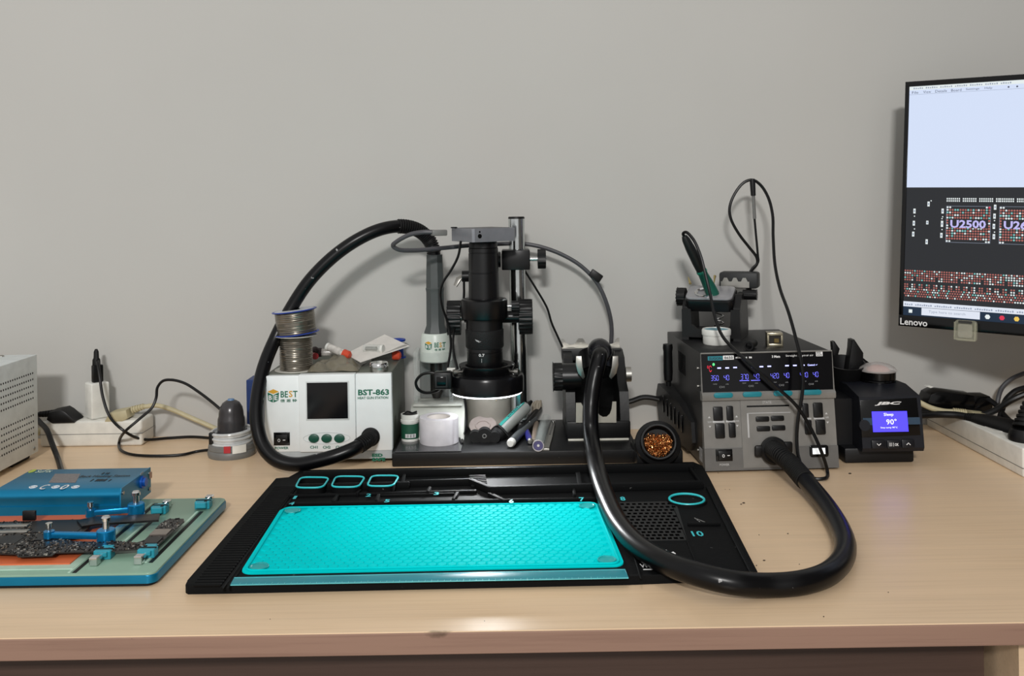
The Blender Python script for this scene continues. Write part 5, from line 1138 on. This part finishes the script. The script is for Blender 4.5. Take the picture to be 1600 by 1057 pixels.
for b, s in (((1361, 687.5, 1383, 702), 'v'), ((1385, 687.5, 1406.5, 702), '≡|OK'), ((1408, 686.5, 1428, 701), '^')):
    kx = part('key', MB().plate(b, PK, 0, .003, r=.0025, bev=.0009), mat('key_navy', (16, 17, 22), .35), g)
    cxk, cyk = (b[0] + b[2]) / 2, (b[1] + b[3]) / 2; hw = 7 if 'O' in s else 3.2; hh = 2.4 if 'O' in s else 1.8
    if 'O' in s: part('lettering', MB().text('OK', (cxk + 1, cyk - 2.2, cxk + 7, cyk + 2.2), PK, .0033, .02).plate((cxk - 1.2, cyk - 3, cxk - .6, cyk + 3), PK, .003, .0033).plate((cxk - 8, cyk - 2.4, cxk - 3, cyk - 1.7), PK, .003, .0033).plate((cxk - 8, cyk - .4, cxk - 3, cyk + .3), PK, .003, .0033).plate((cxk - 8, cyk + 1.6, cxk - 3, cyk + 2.3), PK, .003, .0033), WTXT, kx)
    else:
        sgn = 1 if s == 'v' else -1
        part('lettering', MB().tube([PK.hit(cxk - 3, cyk - 1.5 * sgn) + PK.n * .0032, PK.hit(cxk, cyk + 1.5 * sgn) + PK.n * .0032, PK.hit(cxk + 3, cyk - 1.5 * sgn) + PK.n * .0032], .0006, 6), WTXT, kx)
# cup with clear dome
cc = at(1372, 603, JY + .075); A = T(cc.x, cc.y, JZ + .004)
part('cup', MB(A).lathe([(0, 0), (.0245, 0), (.0245, .006), (.0235, .007), (.0245, .008), (.0248, .018), (.022, .0185), (0, .0185)], None, 40), GLOSS, g)
g3 = thing('dome_lid', 'clear domed plastic lid over pink sponge on the compact station', 'lid', (cc.x, cc.y, JZ + .0225))
A = T(cc.x, cc.y, JZ + .0226)
part('dome', MB(A).lathe([(.0262, 0), (.0262, .0015), (.0235, .005), (.017, .0092), (.008, .0115), (0, .0118)], None, 36), mat('frosted_clear', (206, 200, 196), .2, alpha=.5, var=.1), g3)
part('sponge', MB(A).lathe([(0, .0005), (.017, .0005), (.015, .004), (.008, .0075), (0, .008)], None, 24), mat('pink_sponge', (206, 150, 136), .8, bump=.4), g3)
# tool cup behind left
tc = at(1318, 585, JY + .10)
g3 = thing('handpiece_holder', 'black flared handpiece cup with a tall ear behind compact station', 'holder', (tc.x, tc.y, .09))
A = T(tc.x - .002, tc.y, .0) @ rot('X', -12)
part('cup', MB(T(tc.x, tc.y, .088)).lathe([(.017, 0), (.020, .004), (.025, .025), (.029, .040), (.0268, .040), (.022, .025), (.016, .006), (0, .006)], rot('X', 14), 34), mat('cup_black', (18, 18, 19), .35), g3)
px_ = [(1320, 600), (1325, 566), (1328, 545), (1329, 531), (1333, 530), (1347, 551), (1346, 588), (1341, 612), (1326, 612)]
part('ear', MB().poly(px_, yp(tc.y), -.012, .006, .001), mat('cup_black', (18, 18, 19), .35), g3)
part('ear', MB().poly([(1301, 560), (1299, 534), (1303, 533), (1311, 545), (1308, 556)], yp(tc.y + .02), -.006, .004, .001), mat('cup_black', (18, 18, 19), .35), g3)
part('post', MB().box((tc.x + .004, tc.y + .012, .097), (.026, .03, .022), .003), BLK, g3)
part('lead', cord([at(1344, 561, tc.y + .01), at(1350, 566, tc.y + .012), at(1360, 574, tc.y + .015), at(1368, 590, tc.y + .03)], .004, 10), CABLE, g3)

# ---------------------------------------------------------------- right power strip and its plugs
RX0, RY0, RY1, RZ = .6605, 1.235, 1.522, .0385
g = thing('power_strip', 'long white power strip running back from the right edge of desk', 'power strip', (RX0 + .028, (RY0 + RY1) / 2, 0))
part('housing', MB().box((RX0 + .028, (RY0 + RY1) / 2, RZ / 2), (.056, RY1 - RY0, RZ), .0025, 3), mat('strip_white', (222, 220, 212), .4), g)
part('seam', MB().box((RX0 + .028, (RY0 + RY1) / 2, .012), (.0566, RY1 - RY0 + .0006, .0008)), GREY, g)
for k in range(4): part('socket', MB().prism(rr(.036, .04, .006), 0, .0006, T(RX0 + .028, RY0 + .045 + k * .062, RZ)), mat('socket_white', (205, 203, 196), .45), g)
AY = 1.455
g = thing('power_adapter', 'bulky black power adapter plugged in behind the compact station', 'adapter', at(1490, 625, AY))
pa = [at(p[0], p[1], AY) for p in ((1436, 640), (1434, 622), (1440, 609), (1450, 605), (1508, 612), (1512, 640), (1500, 644))]
part('adapter_body', MB().poly([(1435, 641), (1434, 621), (1439, 610), (1450, 604.5), (1505, 611), (1509, 642)], yp(AY + .02), 0, .036, .002), GLOSS, g)
part('adapter_neck', MB().poly([(1500, 643), (1500, 616), (1512, 613), (1530, 613), (1534.5, 618), (1534, 642)], yp(AY + .02), .002, .034, .002), GLOSS, g)
part('rating_label', MB().poly([(1449, 605), (1454, 603.5), (1461, 606), (1456, 607.5)], yp(AY - .014), -.012, -.004), WHITE, g)
g = thing('beige_lead', 'pale beige lead with ribbed plug crossing to the right power strip', 'cable', at(1490, 645, 1.42))
part('cord', cord([at(1424, 624, 1.45), at(1436, 629, 1.430), at(1455, 638, 1.424), at(1475, 643, 1.42), at(1492, 644, 1.416)], .0042, 10), BEIGE, g)
part('strain_relief', rib_sleeve(MB(), at(1489, 643, 1.416), at(1510, 646, 1.412), .0052, .006, 6), BEIGE, g)
part('plug_body', MB().poly([(1509, 652), (1510, 640.5), (1532, 643), (1534, 654)], yp(1.42), 0, .02, .002), BEIGE, g)
g = thing('black_plug', 'large black ribbed mains plug lying on the right power strip', 'plug', at(1560, 670, 1.33))
a, b = at(1524, 655, 1.385), at(1592, 678, 1.315)
part('strain_relief', rib_sleeve(MB(), at(1506, 651, 1.40), a, .0052, .0085, 6), RUB, g)
part('plug_body', MB().tube([a, a.lerp(b, .2), a.lerp(b, .45), a.lerp(b, .55), a.lerp(b, .9), b], [.009, .0125, .0145, .0155, .0175, .0165], 16, flat=.85), BLK, g)
part('cord', cord([at(1415, 648, 1.44), at(1440, 649, 1.43), at(1470, 648, 1.415), at(1495, 649, 1.405), at(1508, 651, 1.398)], .0052, 12), CABLE, g)
single('black_lead', cord([at(1415, 645, 1.455), at(1440, 645, 1.445), at(1470, 644.5, 1.435), at(1500, 647, 1.425), at(1530, 650, 1.41), at(1556, 641, 1.40), at(1578, 627, 1.39), at(1600, 617, 1.385), at(1640, 604, 1.38)], .0045, 10), CABLE, 'black lead rising past the plugs to the right edge', 'cable')
g = thing('round_plug', 'tall ribbed round black plug at the near end of right power strip', 'plug', at(1600, 690, 1.265))
pc = at(1603, 690, 1.275)
part('plug_body', MB().lathe([(0, 0), (.0215, 0), (.022, .004), (.02, .012), (.018, .016), (0, .016)], T(pc.x, pc.y, RZ), 28), BLK, g)
part('strain_relief', rib_sleeve(MB(), (pc.x, pc.y, RZ + .016), (pc.x + .012, pc.y + .01, RZ + .05), .0165, .008, 6), RUB, g)
single('loop_lead', cord([at(1534, 624, 1.45), at(1546, 626, 1.44), at(1558, 635, 1.43), at(1568, 648, 1.41), at(1580, 660, 1.385), at(1590, 668, 1.36)], .004, 10), CABLE, 'black lead looping from the power adapter down to the plugs', 'cable')
single('cross_lead', cord([at(1560, 662, 1.40), at(1566, 640, 1.42), at(1572, 625, 1.43), at(1586, 612, 1.43), at(1600, 607, 1.43), at(1640, 598, 1.43)], .0042, 10), CABLE, 'black lead curving up between the adapter and round plug', 'cable')
single('grey_lead', cord([at(1558, 640, 1.49), at(1560, 622, 1.495), at(1566, 606, 1.5), at(1580, 593, 1.5), at(1600, 584, 1.5), at(1640, 572, 1.5)], .0036, 10), GREYC, 'grey lead arching up along the wall at the far right', 'cable')

# ---------------------------------------------------------------- monitor
TH = math.radians(38); dx = V(math.cos(TH), -math.sin(TH), 0); nn = V(-math.sin(TH), -math.cos(TH), 0)
Rm = Matrix.Rotation(math.radians(-1.2), 3, nn) @ Matrix.Rotation(math.radians(-4.5), 3, dx)
class Fixed(Plane):
    def __init__(s, p, ax, ay): s.p = Vector(p); s.ax = ax; s.ay = ay; s.n = ax.cross(ay).normalized()
SCN = Fixed(at(1413, 318, 1.425), Rm @ dx, Rm @ Z)
blc = SCN.hit(1404, 509); tlc = SCN.hit(1420, 128)
W_, H_ = .61, (tlc - blc).length
SCN = Fixed(blc, SCN.ax, SCN.ay); MS = SCN.mat(blc)
g = thing('monitor', 'black framed monitor on the wall showing a board viewer', 'monitor', blc)
part('back_shell', MB(MS).box((W_ / 2, H_ / 2, -.014), (W_, H_, .024), .003), BLK, g)
part('bezel', MB(MS).prism([(0, 0), (W_, 0), (W_, .0165), (0, .0165)], -.002, .0015, None, .0005).prism([(0, H_ - .0075), (W_, H_ - .0075), (W_, H_), (0, H_)], -.002, .0015, None, .0005).prism([(0, .016), (.006, .016), (.006, H_ - .007), (0, H_ - .007)], -.002, .0015, None, .0005).prism([(W_ - .006, .016), (W_, .016), (W_, H_ - .007), (W_ - .006, H_ - .007)], -.002, .0015, None, .0005), GLOSS, g)
ctr = MS @ V(W_ / 2, H_ / 2, -.026)
part('wall_bracket', MB().box((ctr.x, (ctr.y + WALLY) / 2 + .01, ctr.z), (.05, WALLY - ctr.y - .02, .05), .004).box((ctr.x, WALLY - .005, ctr.z), (.12, .01, .2), .003), BLK, g)
def loc(px, py): w = SCN.hit(px, py) - blc; return w.dot(SCN.ax), w.dot(SCN.ay)
cols = dict(sw=((214, 226, 250), 1), dark=((36, 38, 42), 1), line=((150, 160, 180), 1), txt=((70, 76, 96), 1), red=((176, 104, 96), 1), wht=((232, 240, 240), 1), teal=((130, 200, 196), 1), lav=((196, 190, 246), 1), bar=((18, 40, 62), 1), srch=((226, 232, 244), 1), red2=((220, 50, 80), 1), ico=((60, 160, 220), 1), ico2=((240, 200, 90), 1))
cn = list(cols); CM = [mat('screen_' + k, (8, 8, 9), .25, var=0, emit=v[1] * .86, ec=v[0]) for k, v in cols.items()]
mb = MB(MS)
def rc(x0, y0, x1, y1, c, z=0): mb._in([(x0, y0, z), (x1, y0, z), (x1, y1, z), (x0, y1, z)], [(0, 1, 2, 3)], None, cn.index(c))
def dot(x, y, r, c, z=.0006): mb._in([(x + r * math.cos(k * math.pi / 3), y + r * math.sin(k * math.pi / 3), z) for k in range(6)], [range(6)], None, cn.index(c))
XL, XR = .006, W_ - .006; YT = H_ - .0078; YB_ = .0165
yd = loc(1440, 293)[1]; ytask1 = YB_ + .013; ystat1 = ytask1 + .0075
rc(XL, yd, XR, YT, 'sw'); rc(XL, ystat1, XR, yd, 'dark'); rc(XL, ytask1, XR, ystat1, 'srch'); rc(XL, YB_, XR, ytask1, 'bar')
rc(XL, YT - .0125, XR, YT - .0121, 'line', .0004); rc(XL, YT - .0055, XR, YT, 'wht', .0002)
rc(XL + .026, YB_ + .0018, XL + .105, ytask1 - .0005, 'srch', .0004)
rc(XL + .008, YB_ + .004, XL + .013, YB_ + .009, 'wht', .0004)
for k, c in enumerate(('wht', 'red2', 'ico2', 'ico', 'wht', 'ico', 'red2', 'wht', 'ico', 'ico2')): dot(XL + .115 + k * .0185, YB_ + .0065, .0036, c, .0006)
def stxt(s, x, y, w, h, c, bold=0):
    t = MB(MS @ T(x, y, 0)); p = Plane((0, 0, 0), (0, 0, 1)); 
    cu = bpy.data.curves.new('t', 'FONT'); cu.body = s; cu.offset = bold; cu.resolution_u = 2; ob = bpy.data.objects.new('t', cu); me = ob.to_mesh(); vs = [v.co.copy() for v in me.vertices]; fs = [list(q.vertices) for q in me.polygons]; ob.to_mesh_clear(); bpy.data.objects.remove(ob)
    x0, x1, y0, y1 = min(v.x for v in vs), max(v.x for v in vs), min(v.y for v in vs), max(v.y for v in vs)
    mb._in([(x + (v.x - x0) / (x1 - x0) * w, y + (v.y - y0) / (y1 - y0) * h, .0009) for v in vs], fs, None, cn.index(c))
for k in range(46):
    if k % 7 != 5: rc(XL + .006 + k * .0029, YT - .0042, XL + .0078 + k * .0029, YT - .0018 - (k % 3) * .0004, 'line', .0006)
for k, s in enumerate(('File', 'View', 'Details', 'Board', 'Settings', 'Help')): stxt(s, XL + .004 + (0, .016, .033, .055, .075, .1)[k], YT - .0112, (.009, .011, .016, .014, .018, .01)[k], .0038, 'txt')
for k in range(14): dot(XL + .135 + k * .011, YT - .0092, .0014, 'txt')
stxt('Type here to search', XL + .036, YB_ + .005, .05, .0045, 'line')
for k in range(56):
    if k % 9 != 4: rc(XL + .002 + k * .003, ytask1 + .002, XL + .004 + k * .003, ytask1 + .0046 - (k % 3) * .0004, 'line', .0006)
rnd = random.Random(11)
a = loc(1479, 322); b = loc(1547, 381); cw, chh = b[0] - a[0], a[1] - b[1]; x2 = loc(1562, 324)[0]; stepx = x2 - a[0]
for k in range(5):
    X = a[0] + k * stepx; nx, ny = 17, 14
    for (p, q, u, v) in ((X, b[1], X + cw, b[1] + .0004), (X, a[1] - .0004, X + cw, a[1]), (X, b[1], X + .0004, a[1]), (X + cw - .0004, b[1], X + cw, a[1])): rc(p, q, u, v, 'line', .0003)
    for i in range(nx):
        for j in range(ny):
            if j in (0, ny - 1) and 1 < i < nx - 2: continue
            c = 'wht' if j in (0, ny - 1) else rnd.choice(('red', 'red', 'red', 'red', 'wht', 'teal')); c = 'red2' if (i, j) == (nx - 1, ny - 1) else c
            dot(X + cw * (i + .5) / nx, b[1] + chh * (j + .5) / ny, cw / nx * .42, c)
    rc(X + cw * .06, b[1] + chh * .4, X + cw * .94, b[1] + chh * .64, 'dark', .0007)
    stxt(('U2500', 'U2600', 'U2700', 'U2800', 'U2900')[k], X + cw * .1, b[1] + chh * .4, cw * .8, chh * .22, 'lav', .03)
    yt = loc(1500, 312)[1]
    for i in range(26):
        if i % 8 != 7:
            for j in (0, 1): rc(X + cw * 1.2 * i / 26, yt - j * .0032, X + cw * 1.2 * i / 26 + .0017, yt - j * .0032 + .0022, 'wht', .0004)
for px, py, h in ((1429, 330, 4), (1428, 349, 4), (1427, 366, 4), (1451, 319, 4), (1449, 348, 3), (1448, 378, 4), (1473, 330, 4), (1472, 350, 5), (1471, 368, 4), (1555, 324, 4), (1554, 338, 4), (1553, 354, 4), (1553, 370, 4)):
    x, y = loc(px, py); rc(x - .0016, y - h * .0009, x + .0016, y + h * .0009, 'wht', .0004); rc(x - .0009, y - .0014, x + .0009, y + .0014, 'line', .0006)
for px, py in ((1429, 338), (1429, 358), (1473, 339), (1472, 342), (1472, 359), (1554, 345), (1554, 363), (1455, 314)): x, y = loc(px, py); rc(x - .0008, y - .0008, x + .0008, y + .0008, 'wht', .0004)
y1 = loc(1420, 423)[1]; pit = .0034; nr = int((y1 - ystat1 - .004) / pit)
for j in range(nr):
    for i in range(int((XR - XL) / pit)):
        x = XL + (i + .5 + (.5 if (j > nr - 5 and j % 2) else 0)) * pit; y = y1 - j * pit
        if (i % 9 in (4,) and j < 5 and j > 2) or (5 <= j < nr - 4 and i % 3 == 2): continue
        if j == 5: continue
        k = rnd.random(); c = 'wht' if k < .2 else 'teal' if k < .28 else 'red'
        if i > 40 and j % 3: c = 'wht' if k < .55 else c
        dot(x, y, pit * .38, c)
part('screen_image', mb, CM, g, smooth=None)
b0 = loc(1408, 508); 
part('lettering', MB()._in([], []) if False else MB().text('Lenovo', (1406.5, 498.5, 1449, 509), Fixed(blc + SCN.n * .0016, SCN.ax, SCN.ay), .0003, .02), mat('silver_print', (220, 220, 220), .4, var=0), g)
# clear hook on its lower edge
x, y = loc(1510, 517)
g = thing('clear_hook', 'small square clear plastic hook stuck under the monitor screen', 'hook', MS @ V(x, y, .002))
MH = MS @ T(x, y, .0018)
HK = mat('clear_amber', (196, 196, 172), .1, alpha=.2, var=.05)
part('plate', MB(MH).prism(rr(.030, .030, .005), 0, .006, None, .002), HK, g)
part('adhesive', MB(MH).prism(rr(.019, .019, .003), .0062, .007, None), mat('adhesive_pad', (176, 174, 158), .5, alpha=.4), g)
part('hook_lip', MB(MH).tube([V(-.0135, .012, .008), V(-.0135, -.0125, .009), V(.0135, -.0125, .009), V(.0135, .012, .008)], .0015, 8), HK, g)
part('dark_strip', MB(MH).prism(rr(.018, .0035, .001), .0061, .0072, T(0, .0125, 0)), mat('strip_dark', (50, 50, 48), .4), g)

# ---------------------------------------------------------------- crumbs on the desk
mb = MB(); rnd = random.Random(5)
for px, py, s in ((1328, 741, 2.4), (1162, 787, 1.8), (1158, 789, 1.2), (1186, 837, 1), (1231, 835, 1), (1194, 877, 1.4), (1182, 885, 1), (1249, 883, .8), (1287, 965, 1.1), (1388, 927, .8), (1140, 766, .7), (1133, 766, .6), (422, 969, .6), (757, 972, .7), (206, 1000, .5), (1122, 740, .7)):
    p = on(px, py); mb.sph(p + V(0, 0, .0006), .0007 * s, 6, sq=(rnd.uniform(.8, 1.6), rnd.uniform(.7, 1.1), .5))
single('crumbs', mb, mat('crumb_dark', (46, 36, 30), .8), 'scattered tiny dark crumbs on the bare desk top', 'crumbs', kind='stuff')
